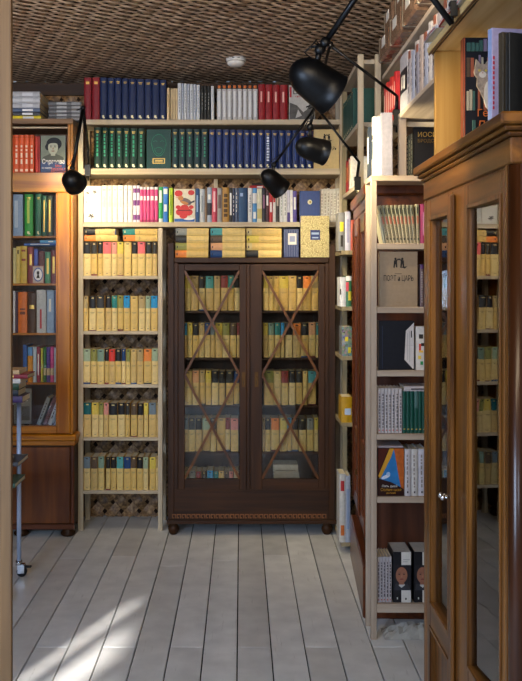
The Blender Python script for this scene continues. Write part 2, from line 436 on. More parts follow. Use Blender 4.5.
for zt, th in ((ZT1, .028), (ZT2, .034), (ZT3, .028)):
    rbox('shelf', X(83.05, D), X(339.9, D), D, DR-.021, zt-th, zt, PINEX, rk)
NS = [Z(y, D) for y in (275.7, 331, 384.3, 437.2, 490.5)]
for zt in NS: rbox('shelf', X(83.05, D), X(157.9, D), D, DR-.021, zt-.02, zt, PINEX, rk)

cz = lambda v: 78+v/5.8
G1 = 'cream collected volumes in the narrow pine bay'
rows = [
 (241.6, NS[0], 'top shelf of narrow bay', [(28,75,'black'),(75,112,'charcoal'),(115,145,'black'),(145,193,'pink'),(195,227,'pale pink'),(228,265,'yellow'),(268,309,'cream'),(313,347,'black'),(347,390,'pink'),(392,430,'black'),(432,460,'charcoal')]),
 (295.5, NS[1], 'second shelf of narrow bay', [(28,60,'tan'),(65,105,'black'),(107,154,'charcoal'),(160,195,'black'),(197,228,'teal'),(230,263,'olive'),(265,302,'blue'),(305,348,'cream'),(352,389,'tan'),(392,421,'sage'),(423,462,'blue')]),
 (348.5, NS[2], 'middle shelf of narrow bay', [(30,73,'sage'),(76,110,'olive'),(112,153,'grey-green'),(155,180,'black'),(180,216,'red'),(217,252,'black'),(254,277,'navy'),(279,305,'olive'),(307,341,'cream'),(343,379,'tan'),(382,427,'orange'),(428,465,'sage')]),
 (402.5, NS[3], 'fourth shelf of narrow bay', [(30,77,'dark teal'),(80,120,'yellow'),(122,148,'olive'),(150,178,'pale pink'),(180,229,'black'),(232,273,'black'),(275,302,'charcoal'),(307,343,'brown'),(346,380,'black'),(383,408,'yellow'),(412,453,'slate'),(455,468,'tan')]),
 (456.3, NS[4], 'lowest shelf of narrow bay', [(33,72,'slate'),(75,115,'brown'),(118,153,'grey-green'),(163,188,'black'),(190,223,'black'),(225,264,'turquoise'),(267,307,'navy'),(308,339,'brown'),(342,377,'black'),(379,408,'sage'),(415,452,'yellow'),(453,468,'tan')]),
]
for yt, zs, wh, sp in rows: series_row(sp, cz, yt, zs, D+.012, wh, G1)
def lie(band, x0, x1, z0, th, D_, where, group, label=None, cnt=1, tot=1, dep=.135, seed=0, base=None, pats=None, name='book'):
    """lying book, spine to the aisle, head to the left"""
    W = th-.0008; H = X(x1, D_)-X(x0, D_); loc = (X(x1, D_), D_, z0+.0003)
    if base is None: return series_book(band, loc, W, H, where, group, cnt, tot, (0, -PI/2, 0), seed, dep)
    return spine_book(loc, W, H, dep, base, pats or [], label, group, (0, -PI/2, 0), name)
zA = NS[0]+ (Z(241.6, D)-NS[0])
lie('orange', 84.3, 117.5, Z(241.2, D+.02), .0355, D+.02, 'lying lower left atop row of narrow bay', G1, seed=1)
lie('black', 84.3, 116, Z(241.2, D+.02)+.0365, .036, D+.02, 'lying upper left atop row of narrow bay', G1, seed=2)
lie('orange', 123.3, 157.5, Z(241.2, D+.02), .0355, D+.02, 'lying lower right atop row of narrow bay', G1, seed=3)
lie('teal', 123, 157.5, Z(241.2, D+.02)+.0365, .036, D+.02, 'lying upper right atop row of narrow bay', G1, seed=4)

# ---- generic rows of spines given by photo pixels
def plain_row(items, zs, D_, where, group, dep=.15, name='book', soft=False):
    """items: x0, x1, ytop, colour, pattern list, look"""
    tot = {}; cnt = {}
    for it in items: tot[it[5]] = tot.get(it[5], 0)+1
    prev = -9
    for i, (a, b, yt, c, pats, look) in enumerate(items):
        cnt[look] = cnt.get(look, 0)+1
        x0, x1 = X(a, D_), X(b, D_); x0 = max(x0, prev+.0006); prev = x1
        yj = random.uniform(0, .004)
        spine_book((x0, D_+yj, zs+.0003), x1-x0-.0006, Z(yt, D_)-zs, dep, bm(c), pats, label_for(look, cnt[look], tot[look], where), group, name=name, soft=soft)

def gilt_pats(s=0, mk=GILT, foot=True):
    return [(.22, .78, .90, .915, mk), (.3, .7, .87, .885, mk)]+([(.3, .6, .05, .11, mat('#e8dcb0', .4, 0, 0)), (.45, .7, .035, .07, mat('#e8dcb0', .4, 0, 0))] if foot else [])
GREENL = mat('#2f9e74', .5, 0, 0)
BLINK = mat('#8fa5c8', .4, 0, 0)
# row 1 (top)
it = []
for a, b in ((84, 91.3), (92.3, 99.7)): it.append((a, b, 77.5, '#7c1420', [(.25, .75, .84, .9, GILT)], 'crimson hardback volume with gilt title'))
bl = [100, 107.4, 114.6, 121.8, 129, 136.5, 144.7, 152.2, 159.7, 166.7]
for i in range(9): it.append((bl[i], bl[i+1]-.5, 77.5+i*.3, '#10224a', gilt_pats(), 'dark blue volume with gilt marks'))
it.append((167, 169.6, 88, '#d9bd90', [(.3, .7, .4, .8, mat('#b08a5a', .5, 0, 0))], 'slim tan softcover'))
for i in range(4): it.append((170.6+i*1.8, 172.2+i*1.8, 88.5, '#cdb48a', [], 'very thin cream softcover'))
xs = [177.6, 181.6, 184.2, 187.2, 190, 193.4, 196.6, 200.2]
for i in range(7): it.append((xs[i], xs[i+1]-.4, 83+.3*i, '#aab0bb' if i % 2 else '#c9cacc', sp_marks(mat('#7a8390', .5, 0, 0), .2, .85, n=9, seed=i), 'pale grey slim spine'))
for i in range(3): it.append((200.8+i*3.2, 203.8+i*3.2, 86, '#22221f', sp_marks(mat('#8a8a86', .5, 0, 0), .3, .8, n=5, seed=i), 'black glossy slim spine'))
it.append((211, 214, 86, '#c8c9c8', [], 'white slim spine beside black ones'))
for i in range(8):
    it.append((216.8+i*5.15, 221.6+i*5.15, 84.8, '#b9b6b4', [(0, 1, .88, 1, bm('#26221f')), (.2, .8, .9, .98, mat('#c8682c', .5, 0, 0)), (.28, .72, .08, .82, mat('#d4d4d4', .5, 0, 0)), (0, .06, 0, .88, mat('#6a6866', .5, 0, 0))], 'white-panelled spine with orange head'))
rr = [258.6, 265.7, 273, 280.3, 288]
for i in range(4): it.append((rr[i], rr[i+1]-.5, 84.5+.2*i, '#8c141c', [(.3, .55, .5, .8, mat('#e8b0a0', .5, 0, 0))]+[], 'bright red hardback volume'))
plain_row(it, ZT1, D+.01, 'top pine shelf under ceiling', 'books on the top pine shelf', .15)
# row 2
it = []
gg = [94.2, 101.7, 108.6, 115.9, 123.3, 130.3, 137.8, 145.6]
for i in range(7): it.append((gg[i], gg[i+1]-.6, 127.5+.15*i, '#0a2a22', gilt_pats()+sp_marks(GREENL, .3, .84, .35, .6, 6, i), 'dark green volume with green script'))
plain_row(it, ZT2, D+.01, 'left end of second pine shelf', 'matching volumes on the second pine shelf')
it = []
gg = [172, 179, 186.3, 193.8, 201.3, 208.8]
for i in range(5): it.append((gg[i], gg[i+1]-.6, 129, '#0c2b31', gilt_pats()+sp_marks(GREENL, .3, .8, .4, .6, 6, i+9), 'dark teal volume with gilt marks'))
n = 15
for i in range(n):
    a = 209.2+i*6.95
    it.append((a, a+6.4, 129.5+.08*i, '#102556', gilt_pats()+(sp_marks(mat('#d5dbe8', .4, 0, 0), .2, .85, .3, .7, 9, 3) if i == 8 else [(.38, .5, .2, .8, mat('#2c4a94', .4, 0, 0))]), 'royal blue volume with gilt marks'))
plain_row(it, ZT2, D+.01, 'second pine shelf', 'matching volumes on the second pine shelf')

# face-out books
def cover_book(loc, W, H, T, base, label, group=None, rot=(0, 0, 0), name='book', spine=None, pages=None, cat='book', slab=False):
    """book with its front cover towards local -Y; origin at lower left of the front"""
    t = thing(name, loc, label, cat, group, rot); mb = MB(); tk = .0025
    mb.box(0, W, 0, tk, 0, H, base, .0008); mb.box(0, W, T-tk, T, 0, H, base, .0008); mb.box(0, tk, tk, T-tk, 0, H, spine or base)
    mb.build('cover', t)
    MB().box(tk, W-.003, tk, T-tk, .002, H-.003, pages or PAGES).build('page_block', t)
    return t
def art(t, shapes, name='cover_art'):
    """shapes: list of (polygon in x,z, material); each layered slightly nearer"""
    mb = MB()
    for i, (poly, m) in enumerate(shapes):
        y = -.0003-.00012*i
        ar = sum(poly[k][0]*poly[(k+1) % len(poly)][1]-poly[(k+1) % len(poly)][0]*poly[k][1] for k in range(len(poly)))
        if ar < 0: poly = poly[::-1]
        mb.prism(poly, y, -.0001, m)
    return mb.build(name, t)
def ell(cx, cz, rx, rz, n=18, a=0):
    ca, sa = math.cos(a), math.sin(a)
    return [(cx+rx*math.cos(2*PI*k/n)*ca-rz*math.sin(2*PI*k/n)*sa, cz+rx*math.cos(2*PI*k/n)*sa+rz*math.sin(2*PI*k/n)*ca) for k in range(n)]
def rect(x0, x1, z0, z1): return [(x0, z0), (x1, z0), (x1, z1), (x0, z1)]
def face(t, cx, cz, r, skin, hair, W=None, coat=None, bald=False):
    sh = []
    if coat: sh.append(([(cx-r*2, cz-r*2.6), (cx-r*1.6, cz-r*1.5), (cx-r*.5, cz-r*1.0), (cx+r*.5, cz-r*1.0), (cx+r*1.6, cz-r*1.5), (cx+r*2, cz-r*2.6)], coat))
    sh.append((rect(cx-r*.35, cx+r*.35, cz-r*1.3, cz-r*.6), skin))
    if not bald: sh.append((ell(cx, cz+r*.35, r*1.12, r*1.05), hair))
    sh.append((ell(cx, cz, r*.8, r*1.12), skin))
    if not bald: sh.append(([(cx-r*.9, cz+r*.4), (cx-r*.5, cz+r*1.3), (cx+r*.5, cz+r*1.35), (cx+r*.95, cz+r*.5), (cx+r*.3, cz+r*.75), (cx-r*.4, cz+r*.7)], hair))
    d = mat('#3a2a24', .6, 0, 0)
    for s in (-1, 1):
        sh.append((ell(cx+s*r*.32, cz+r*.12, r*.15, r*.07, 8), d)); sh.append((rect(cx+s*r*.32-r*.18, cx+s*r*.32+r*.18, cz+r*.27, cz+r*.33), hair))
    sh.append(([(cx-r*.1, cz-r*.28), (cx+r*.12, cz-r*.28), (cx+r*.04, cz+r*.15)], mat('#a8745a', .6, 0, 0)))
    sh.append((ell(cx, cz-r*.55, r*.28, r*.07, 10), mat('#7e3a34', .6, 0, 0)))
    return sh

# green cover with line portrait
l = (X(146.6, D+.01), D+.01, ZT2+.0003); Wd = X(171, D)-X(146.6, D); H = Z(129, D)-ZT2
t = cover_book(l, Wd, H, .03, bm('#0f3a33'), 'green face-out book with line-drawn bearded face on second pine shelf', 'matching volumes on the second pine shelf')
ln = MB(); r_ = Wd*.3
def arc(cx, cz, rx, rz, a0, a1, n=12): return [(cx+rx*math.cos(a0+(a1-a0)*k/n), -.001, cz+rz*math.sin(a0+(a1-a0)*k/n)) for k in range(n+1)]
for pts in (arc(Wd*.5, H*.62, r_, H*.25, -.2, PI+.2), arc(Wd*.5, H*.6, r_*.9, H*.28, PI, 2*PI), arc(Wd*.5, H*.52, r_*.55, H*.15, PI, 2*PI), arc(Wd*.5, H*.5, r_*.4, H*.04, 0, PI), arc(Wd*.36, H*.68, r_*.25, .006, 0, PI), arc(Wd*.64, H*.68, r_*.25, .006, 0, PI)):
    ln.tube(pts, .0009, GREENL, 5)
ln.build('cover_drawing', t)
art(t, [(rect(Wd*.25, Wd*.75, H*.13, H*.26), GILT), (rect(Wd*.28, Wd*.72, H*.145, H*.245), bm('#0f3a33')), (rect(Wd*.34, Wd*.66, H*.165, H*.18), GILT), (rect(Wd*.34, Wd*.66, H*.2, H*.22), GILT)], 'gilt_label')
# beige face-out copy at right of row 2
def poet(l, Wd, H, T, label, group=None, rot=(0, 0, 0), base='#c8ab7c'):
    t = cover_book(l, Wd, H, T, bm(base, .05), label, group, rot, pages=PAGES)
    fig = []
    for cx, s in ((.42, 1), (.6, -1)):
        fig += [(ell(Wd*cx, H*.865, Wd*.03, Wd*.035, 10), INK), ([(Wd*(cx-.04), H*.84), (Wd*(cx+.04), H*.84), (Wd*(cx+.05), H*.71), (Wd*(cx+.015), H*.71), (Wd*cx, H*.78), (Wd*(cx-.025), H*.7), (Wd*(cx-.055), H*.71)], INK),
                ([(Wd*(cx), H*.82), (Wd*(cx+.13*s), H*.86), (Wd*(cx+.12*s), H*.875), (Wd*cx, H*.845)], INK)]
    fig.append(([(Wd*.55, H*.72), (Wd*.73, H*.73), (Wd*.66, H*.69)], INK))
    fig.append((rect(Wd*.4, Wd*.58, H*.595, H*.602), INK))
    art(t, fig, 'cover_drawing')
    text('ПОЭТ и ЦАРЬ', Wd*.16, INK, t, (Wd*.5, -.0004, H*.51), width=Wd*.78, bold=.0001).scale.y = 1.25
    for k in range(3): pass
    art(t, [(rect(Wd*.34, Wd*.66, H*.43, H*.434), mat('#8a7352', .6, 0, 0)), (rect(Wd*.38, Wd*.62, H*.405, H*.409), mat('#8a7352', .6, 0, 0)), (rect(Wd*.44, Wd*.58, H*.08, H*.085), mat('#8a7352', .6, 0, 0))], 'small_print')
    return t
poet((X(314, D+.02), D+.02, ZT2+.0003), X(339, D+.02)-X(314, D+.02), Z(129.5, D+.02)-ZT2, .03, 'beige face-out book at right end of second pine shelf, behind a lamp', base='#cdb37c')
# gray cover at right of row 1
l = (X(289, D+.01), D+.01, ZT1+.0003); Wd = X(315, D)-X(289, D); H = Z(85, D)-ZT1
t = cover_book(l, Wd, H, .02, bm('#b7b2ac'), 'grey and white face-out book with rock silhouette behind the largest lamp')
GR = mat('#57534f', .6, 0, .3, 40)
art(t, [([(0.003, .003), (Wd-.003, .003), (Wd-.003, H*.55), (Wd*.8, H*.5), (Wd*.7, H*.3), (Wd*.55, H*.22), (Wd*.3, H*.42), (.003, H*.5)], GR),
        ([(Wd*.25, H*.05), (Wd*.5, H*.12), (Wd*.35, H*.3)], bm('#b7b2ac')), (rect(Wd*.02, Wd*.1, H*.65, H*.95), bm('#a8202a'))])
text('Вс', Wd*.35, INK, t, (Wd*.35, -.0004, H*.82))
text('книга', Wd*.13, bm('#a8202a'), t, (Wd*.4, -.0004, H*.68))
# row 3
zs = ZT3; d3 = D+.01
l = (X(83.9, d3), d3-.004, zs+.0003); Wd = X(100.6, d3)-X(83.2, d3); H = Z(186, d3)-zs
t = cover_book(l, Wd, H, .02, WHITE, 'white face-out book with black floral motifs at left end of third pine shelf')
sh = []
for cx, cz_, rr_ in ((.22, .8, .1), (.62, .83, .12), (.42, .16, .16), (.14, .55, .05)):
    for q in range(7):
        a = q*2.4; sh.append((ell(Wd*(cx+rr_*.6*math.cos(a)), H*cz_+Wd*rr_*.5*math.sin(a), Wd*rr_*.5, Wd*rr_*.18, 8, a), mat('#4a4844', .6, 0, 0)))
art(t, sh, 'cover_drawing')
it = []
xs = [101.6, 107.4, 112.4, 117.8, 124, 128, 133]
for i in range(6): it.append((xs[i], xs[i+1]-.5, 185.5, '#e9e4da', [(.3, .7, .86, .9, mat('#bdb6a8', .5, 0, 0)), (.35, .65, .4, .7, mat('#d8d2c4', .5, 0, 0))], 'plain white spine'))
for a, b in ((133.2, 136.4), (136.8, 139.8)): it.append((a, b, 185.5, '#e4dbe2', [(0, 1, .06, .2, bm('#7a3a7e')), (0, 1, .45, .6, bm('#7a3a7e')), (0, 1, .8, .92, bm('#7a3a7e'))], 'white spine with purple blotches'))
xs = [140, 143.4, 146.6, 150.2, 154.6, 158.3]
for i in range(5): it.append((xs[i], xs[i+1]-.4, 187, '#d9447e', [(0, 1, .93, 1, WHITE), (.1, .9, .62, .74, WHITE), (0, 1, 0, .07, bm('#a02858'))], 'pink spine with white patch'))
it += [(158.6, 162.8, 187, '#2e9e58', [(.2, .8, .55, .9, WHITE), (0, 1, 0, .1, WHITE)], 'green and white spine'),
       (163.2, 168, 187, '#2f74c4', [(.2, .8, .3, .5, WHITE), (.1, .9, .8, .95, WHITE)], 'bright blue and white spine'),
       (169, 172.8, 188, '#b5cc2e', [(.3, .7, .2, .8, mat('#6d8a1e', .5, 0, 0))], 'lime green slim spine'),]
plain_row(it, zs, d3, 'third pine shelf', 'books on the third pine shelf')
l = (X(174, d3), d3, zs+.0003); Wd = X(195, d3)-X(174, d3); H = Z(189, d3)-zs
t = cover_book(l, Wd, H, .02, bm('#d8cdb4'), 'face-out book with bird and red flowers cover on third pine shelf', 'books on the third pine shelf')
RED = bm('#c8322a'); 
sh = [(rect(0.002, Wd-.002, .002, H*.1), bm('#2a5fa8')), (ell(Wd*.7, H*.1, Wd*.25, H*.04), WHITE)]
for cx, cz_, r_ in ((.15, .95, .2), (.85, .93, .16), (.5, .42, .22), (.3, .3, .22), (.68, .3, .22), (.82, .45, .12), (.2, .45, .12), (.45, .2, .2)):
    sh.append((ell(Wd*min(max(cx, r_+.02), .98-r_), min(H*cz_, H-Wd*r_-.002), Wd*r_, Wd*r_*.8, 9), RED))
sh += [(ell(Wd*.55, H*.62, Wd*.3, Wd*.16, 14, -.35), bm('#6b5c58')), (ell(Wd*.32, H*.72, Wd*.13, Wd*.12, 12), bm('#c07a3c')), ([(Wd*.2, H*.72), (Wd*.06, H*.75), (Wd*.21, H*.75)], bm('#c07a3c')),
       ([(Wd*.75, H*.6), (Wd*.98, H*.66), (Wd*.98, H*.6), (Wd*.7, H*.55)], bm('#3b3a44')), (ell(Wd*.5, H*.58, Wd*.2, Wd*.07, 12, -.3), bm('#c07a3c')), (rect(Wd*.2, Wd*.8, H*.34, H*.36), INK)]
art(t, sh)
it = [
 (195.5, 199.2, 188.5, '#254a78', [(.3, .7, .3, .8, BLINK)], 'dark blue slim spine with pale text'),
 (199.8, 204.6, 189, '#b4b9bd', [(.3, .7, .3, .8, mat('#8b9296', .5, 0, 0))], 'light grey spine'),
 (205, 207, 188, '#7a6048', [], 'slim brown spine'),
 (207.2, 211.8, 187.5, '#9aa4b4', [(0, 1, .2, .55, bm('#2c2c34')), (.2, .8, .65, .8, WHITE)], 'grey spine with black label'),
 (212, 217, 188, '#c04458', [(.3, .7, .3, .9, mat('#eac0c4', .5, 0, 0))], 'rose red spine'),
 (217.3, 222, 188, '#9a9490', [(.2, .8, .4, .8, mat('#6a5450', .5, 0, 0))], 'warm grey spine'),
 (222.4, 229, 187.5, '#a87c38', sp_marks(mat('#4a3210', .5, 0, 0), .15, .85, .2, .8, 6, 5), 'ochre spine with dark title'),
 (229.3, 232.3, 188, '#33302e', [(.2, .8, .2, .85, WHITE)], 'black slim spine with white panel'),
 (232.5, 235, 188, '#26324c', sp_marks(WHITE, .2, .8, n=5, seed=3), 'dark slim spine with white marks'),
 (235.2, 238, 188, '#4e5c74', sp_marks(WHITE, .3, .9, n=5, seed=8), 'slate slim spine with white marks'),
 (238.4, 247.6, 188, '#1f4468', [(.2, .5, .75, .85, BLINK)], 'wide navy spine'),
 (248, 252.3, 188, '#dbd9d2', sp_marks(mat('#8a8a88', .5, 0, 0), .3, .8, n=6, seed=2), 'white spine beside wide navy one'),
 (252.6, 257, 188, '#5793c4', [(0, 1, .55, .85, WHITE), (.2, .8, .1, .3, WHITE)], 'light blue spine'),
 (257.2, 262, 188.5, '#dcd6b8', [(0, 1, .1, .4, mat('#c4b674', .5, 0, 0))], 'white and straw spine'),
 (262.3, 265.6, 188, '#2c2730', [(.2, .8, .4, .8, mat('#8c6078', .5, 0, 0))], 'near-black spine'),
 (265.9, 269, 189, '#4a2a30', [(.2, .8, .5, .8, WHITE)], 'dark plum spine with white title'),
 (269.2, 272.8, 189, '#b52c30', [(.2, .8, .3, .6, WHITE)], 'red slim spine with white title'),
 (273, 275.8, 189, '#d4d0cc', [(.1, .9, .6, .9, bm('#b52c30'))], 'white slim spine with red top'),
 (276, 279.4, 190, '#3a3634', [(.2, .8, .5, .85, mat('#ab9f90', .5, 0, 0))], 'charcoal slim spine'),
 (279.8, 283.2, 189, '#cfcfcf', sp_marks(mat('#92a08c', .5, 0, 0), .2, .9, n=6, seed=4), 'pale spine with green-grey text'),
 (283.4, 287, 189, '#dad8d4', sp_marks(mat('#8a8a88', .5, 0, 0), .2, .9, n=6, seed=6), 'pale spine with grey text'),
 (287.3, 290.2, 190, '#c4c1d0', [(0, 1, 0, .3, bm('#4c3c7c'))], 'lilac-white spine with violet foot'),
 (290.4, 292.8, 190, '#eceae4', [], 'thin pure white spine'),
 (293, 296.8, 191, '#5a4c94', [(.2, .8, .4, .8, WHITE)], 'violet spine with white title'),
]
plain_row(it, zs, d3, 'third pine shelf', 'books on the third pine shelf')
it = [(320.6+i*3.25, 323.5+i*3.25, 189-.3*(i % 3), '#d6d1c8', sp_marks(mat('#9a9488', .5, 0, 0), .2, .85, .3, .7, 7, i), 'white glossy spine') for i in range(6)]
plain_row(it, zs, d3+.02, 'right end of third pine shelf', 'books on the third pine shelf')
l = (X(299.5, d3), d3-.004, zs+.0003); Wd = X(320, d3)-X(299.5, d3); H = Z(191, d3)-zs
t = cover_book(l, Wd, H, .02, bm('#24407e'), 'blue face-out book with small white emblem on third pine shelf', 'books on the third pine shelf')
art(t, [(ell(Wd*.5, H*.64, Wd*.11, Wd*.12, 14), mat('#e0d8b0', .5, 0, 0)), (ell(Wd*.52, H*.64, Wd*.05, Wd*.06, 10), bm('#b59a4c'))], 'emblem')
# lying books above row 3
zr = zs+Z(188.1, d3)-zs
lie(None, 249.5, 268, Z(187.8, d3)+.0008, .016, d3+.03, '', None, 'red book lying across the spines of third pine shelf', base=bm('#b02a28'), pats=[(.2, .8, .3, .6, WHITE)])
lie(None, 252, 270, Z(187.8, d3)+.0178, .012, d3+.03, '', None, 'thin dark book lying on the red one above third pine shelf', base=bm('#2c2a2c'), pats=[])

# ------------------------------------------------------------------ dark glazed cabinet in the middle
DC = 5.07; zf = lambda y: Z(y, DC); xf = lambda x: X(x, DC)
cab = thing('glazed_bookcase', (xf(251.5), DC, 0), 'dark walnut bookcase with two crossed-muntin glass doors between the pine shelves', 'bookcase')
DB = DC+.33
def cb(name, x0, x1, y0, y1, z0, z1, m, bev=.002, parent=None):
    o = rbox(name, x0, x1, y0, y1, z0, z1, m, cab, bev)
    return o
cb('side_panel', xf(168), xf(174), DC, DB, zf(524), zf(243), DARKZ)
cb('side_panel', xf(329), xf(335.5), DC, DB, zf(524), zf(245), DARKZ)
cb('top_board', xf(174)+.0005, xf(329)-.0005, DC-.01, DB, zf(263), zf(257.5), DARKX, .004)
cb('back_panel', xf(174), xf(329), DB-.012, DB, zf(524), zf(263), DARKZ)
cb('stile', xf(174)+.0005, xf(178), DC, DC+.03, zf(490), zf(263), DARKZ)
cb('stile', xf(325), xf(329)-.0005, DC, DC+.03, zf(490), zf(263), DARKZ)
mb = MB(); lx, ly = cab.location.x, cab.location.y
mb.box(xf(174)-lx, xf(329)-lx, 0, .03, zf(524), zf(490), DARKX, .002)
mb.build('apron', cab)
mb = MB(); mb.box(xf(167)-lx, xf(336.5)-lx, -.014, .0, zf(523.5), zf(519.5), DARKX, .002); mb.box(xf(174)-lx, xf(329)-lx, -.006, .0, zf(491.5), zf(489), DARKX, .001)
mb.build('moulding', cab)
FR = mat('#85552f', .5, 0, .2, 60, name='greek_key_wood'); mb = MB()
x = xf(172)-lx; z0 = zf(518.2); u = .0062
while x < xf(331)-lx-u*4:
    for (a, b, c, d) in ((0, 3, 3, 3.8), (3, 3.8, .0, 3.8), (0, .8, 0, 3), (.8, 2, 0, .8)):
        mb.box(x+a*u, x+b*u, -.003, 0, z0+c*u, z0+d*u, FR)
    x += u*4.4
mb.build('greek_key_frieze', cab)
cb('bottom_board', xf(174), xf(329), DC+.031, DB-.013, zf(510), zf(506), DARKX)
for xx in (173, 327.5):
    for yy in (.035, .29):
        MB().lathe([(.001, zf(534.5)*0+.0), (.018, .0), (.026, .012), (.031, .03), (.03, .045), (.02, .052), (.028, .058), (.028, zf(524)), (.001, zf(524))], (xf(xx)-lx, yy, 0), DARKZ, 18).build('foot', cab)
for y in (311, 358.5, 406.5, 453.5): cb('shelf', xf(174)+.0005, xf(329)-.0005, DC+.045, DB-.013, zf(y)-.0135, zf(y), DARKX)
def xdoor(a, b, ga, gb, lock):
    l = cab.location; mb = MB(); y0, y1 = -.004, .026; gt, gbm = 270.5, 479
    mb.box(xf(a)-lx, xf(ga)-lx, y0, y1, zf(489.5), zf(264), DARKZ, .002); mb.box(xf(gb)-lx, xf(b)-lx, y0, y1, zf(489.5), zf(264), DARKZ, .002)
    mb.box(xf(ga)-lx, xf(gb)-lx, y0, y1, zf(489.5), zf(gbm), DARKX, .002); mb.box(xf(ga)-lx, xf(gb)-lx, y0, y1, zf(gt), zf(264), DARKX, .002)
    d = mb.build('door', cab)
    m2 = MB(); zz = [zf(gt), zf(374.7), zf(gbm)]
    for i in (0, 1):
        for p, q in (((xf(ga)-lx, zz[i]), (xf(gb)-lx, zz[i+1])), ((xf(gb)-lx, zz[i]), (xf(ga)-lx, zz[i+1]))):
            dx, dz = q[0]-p[0], q[1]-p[1]; L = math.hypot(dx, dz); nx, nz = -dz/L*.0068, dx/L*.0068
            m2.prism([(p[0]-nx, p[1]-nz), (p[0]+nx, p[1]+nz), (q[0]+nx, q[1]+nz), (q[0]-nx, q[1]-nz)], -.002 if p[0] < q[0] else -.0012, .008, MUNT)
    m2.build('muntin', d)
    MB().box(xf(ga)-lx-.004, xf(gb)-lx+.004, .010, .0125, zf(gbm)-.004, zf(gt)+.004, GLASS).build('glass_pane', d)
    m3 = MB(); m3.box(xf(lock)-lx-.010, xf(lock)-lx+.010, -.0065, -.0042, zf(387), zf(372), BRASS, .0015)
    m3.lathe([(.001, 0), (.004, 0), (.004, .004), (.001, .004)], (xf(lock)-lx, -.0065, zf(377)), BRASS, 10, Matrix.Rotation(PI/2, 3, 'X'))
    m3.box(xf(lock)-lx-.0015, xf(lock)-lx+.0015, -.0072, -.0064, zf(384), zf(380.5), INK)
    m3.build('lock_plate', d)
xdoor(178.2, 246.5, 184.5, 239.5, 243.6); xdoor(250, 324.8, 262, 318.5, 256.5)
cb('centre_stile', xf(246.6), xf(249.9), DC-.008, DC+.02, zf(489.5), zf(264), DARKZ)
cy = lambda v: 175+v/3.26
DK = DC+.06
G2 = 'cream collected volumes behind the crossed glass doors'
CR = [
 (275.5, 311, 'top shelf behind left crossed door', [(33,52,'yellow'),(53,76,'tan'),(78,98,'black'),(100,126,'turquoise'),(128,148,'tan'),(150,172,'maroon'),(173,192,'teal'),(194,212,'black')]),
 (275.5, 311, 'top shelf behind right crossed door', [(288,305,'yellow'),(306,322,'tan'),(323,339,'cream'),(340,370,'yellow'),(371,396,'cream'),(397,417,'black'),(418,443,'orange'),(445,468,'tan')]),
 (322.5, 358.5, 'second shelf behind left crossed door', [(30,40,'blue'),(41,57,'yellow'),(58,78,'black'),(79,96,'tan'),(97,115,'navy'),(116,130,'slate'),(132,154,'yellow'),(155,178,'olive'),(180,200,'brown'),(202,212,'maroon')]),
 (322.5, 358.5, 'second shelf behind right crossed door', [(288,303,'yellow'),(304,323,'grey-green'),(325,343,'teal'),(345,357,'blue'),(360,383,'black'),(385,410,'orange'),(411,435,'black'),(436,458,'peach'),(460,470,'teal')]),
 (370.5, 406.5, 'third shelf behind left crossed door', [(30,55,'cream'),(57,78,'peach'),(80,98,'tan'),(100,118,'yellow'),(120,142,'black'),(144,163,'black'),(167,190,'charcoal'),(192,210,'navy')]),
 (370.5, 406.5, 'third shelf behind right crossed door', [(290,322,'olive'),(323,345,'cream'),(347,370,'maroon'),(372,393,'black'),(395,415,'charcoal'),(417,432,'cream'),(434,460,'turquoise')]),
 (417.5, 453.5, 'fourth shelf behind left crossed door', [(30,43,'slate'),(44,66,'charcoal'),(67,88,'black'),(90,115,'sage'),(116,135,'black'),(137,165,'cream'),(165,180,'maroon'),(182,207,'pale pink')]),
 (417.5, 453.5, 'fourth shelf behind right crossed door', [(286,293,'tan'),(294,312,'black'),(314,340,'orange'),(342,365,'yellow'),(366,380,'blue'),(381,402,'black'),(404,428,'charcoal'),(430,452,'grey'),(454,468,'yellow')]),
 (470.5, 506, 'bottom shelf behind left crossed door', [(30,44,'sage'),(45,67,'grey'),(69,85,'maroon'),(87,103,'black'),(105,125,'blue'),(127,142,'teal'),(143,160,'cream'),(162,175,'brown'),(177,190,'pale pink'),(192,207,'tan')]),
]
for yt, ys_, wh, sp in CR: series_row(sp, cy, yt, zf(ys_), DK, wh, G2)
zz = zf(506)
PGW = bm('#9c907a')
for i, (th, nm) in enumerate(((.075, 'thick pale book at base of stack behind right crossed door'), (.065, 'second pale book of stack behind right crossed door'), (.04, 'third pale book of stack behind right crossed door'), (.04, 'topmost white book of stack behind right crossed door'))):
    lie(None, 275-i*.6, 301-i, zz, th, DK, '', 'lying books behind the right crossed door', nm, base=PGW if i != 3 else bm('#b4ab98'), pats=[(.1, .25, .1, .9, mat('#8a7c68', .6, 0, 0))]); zz += th+.0003
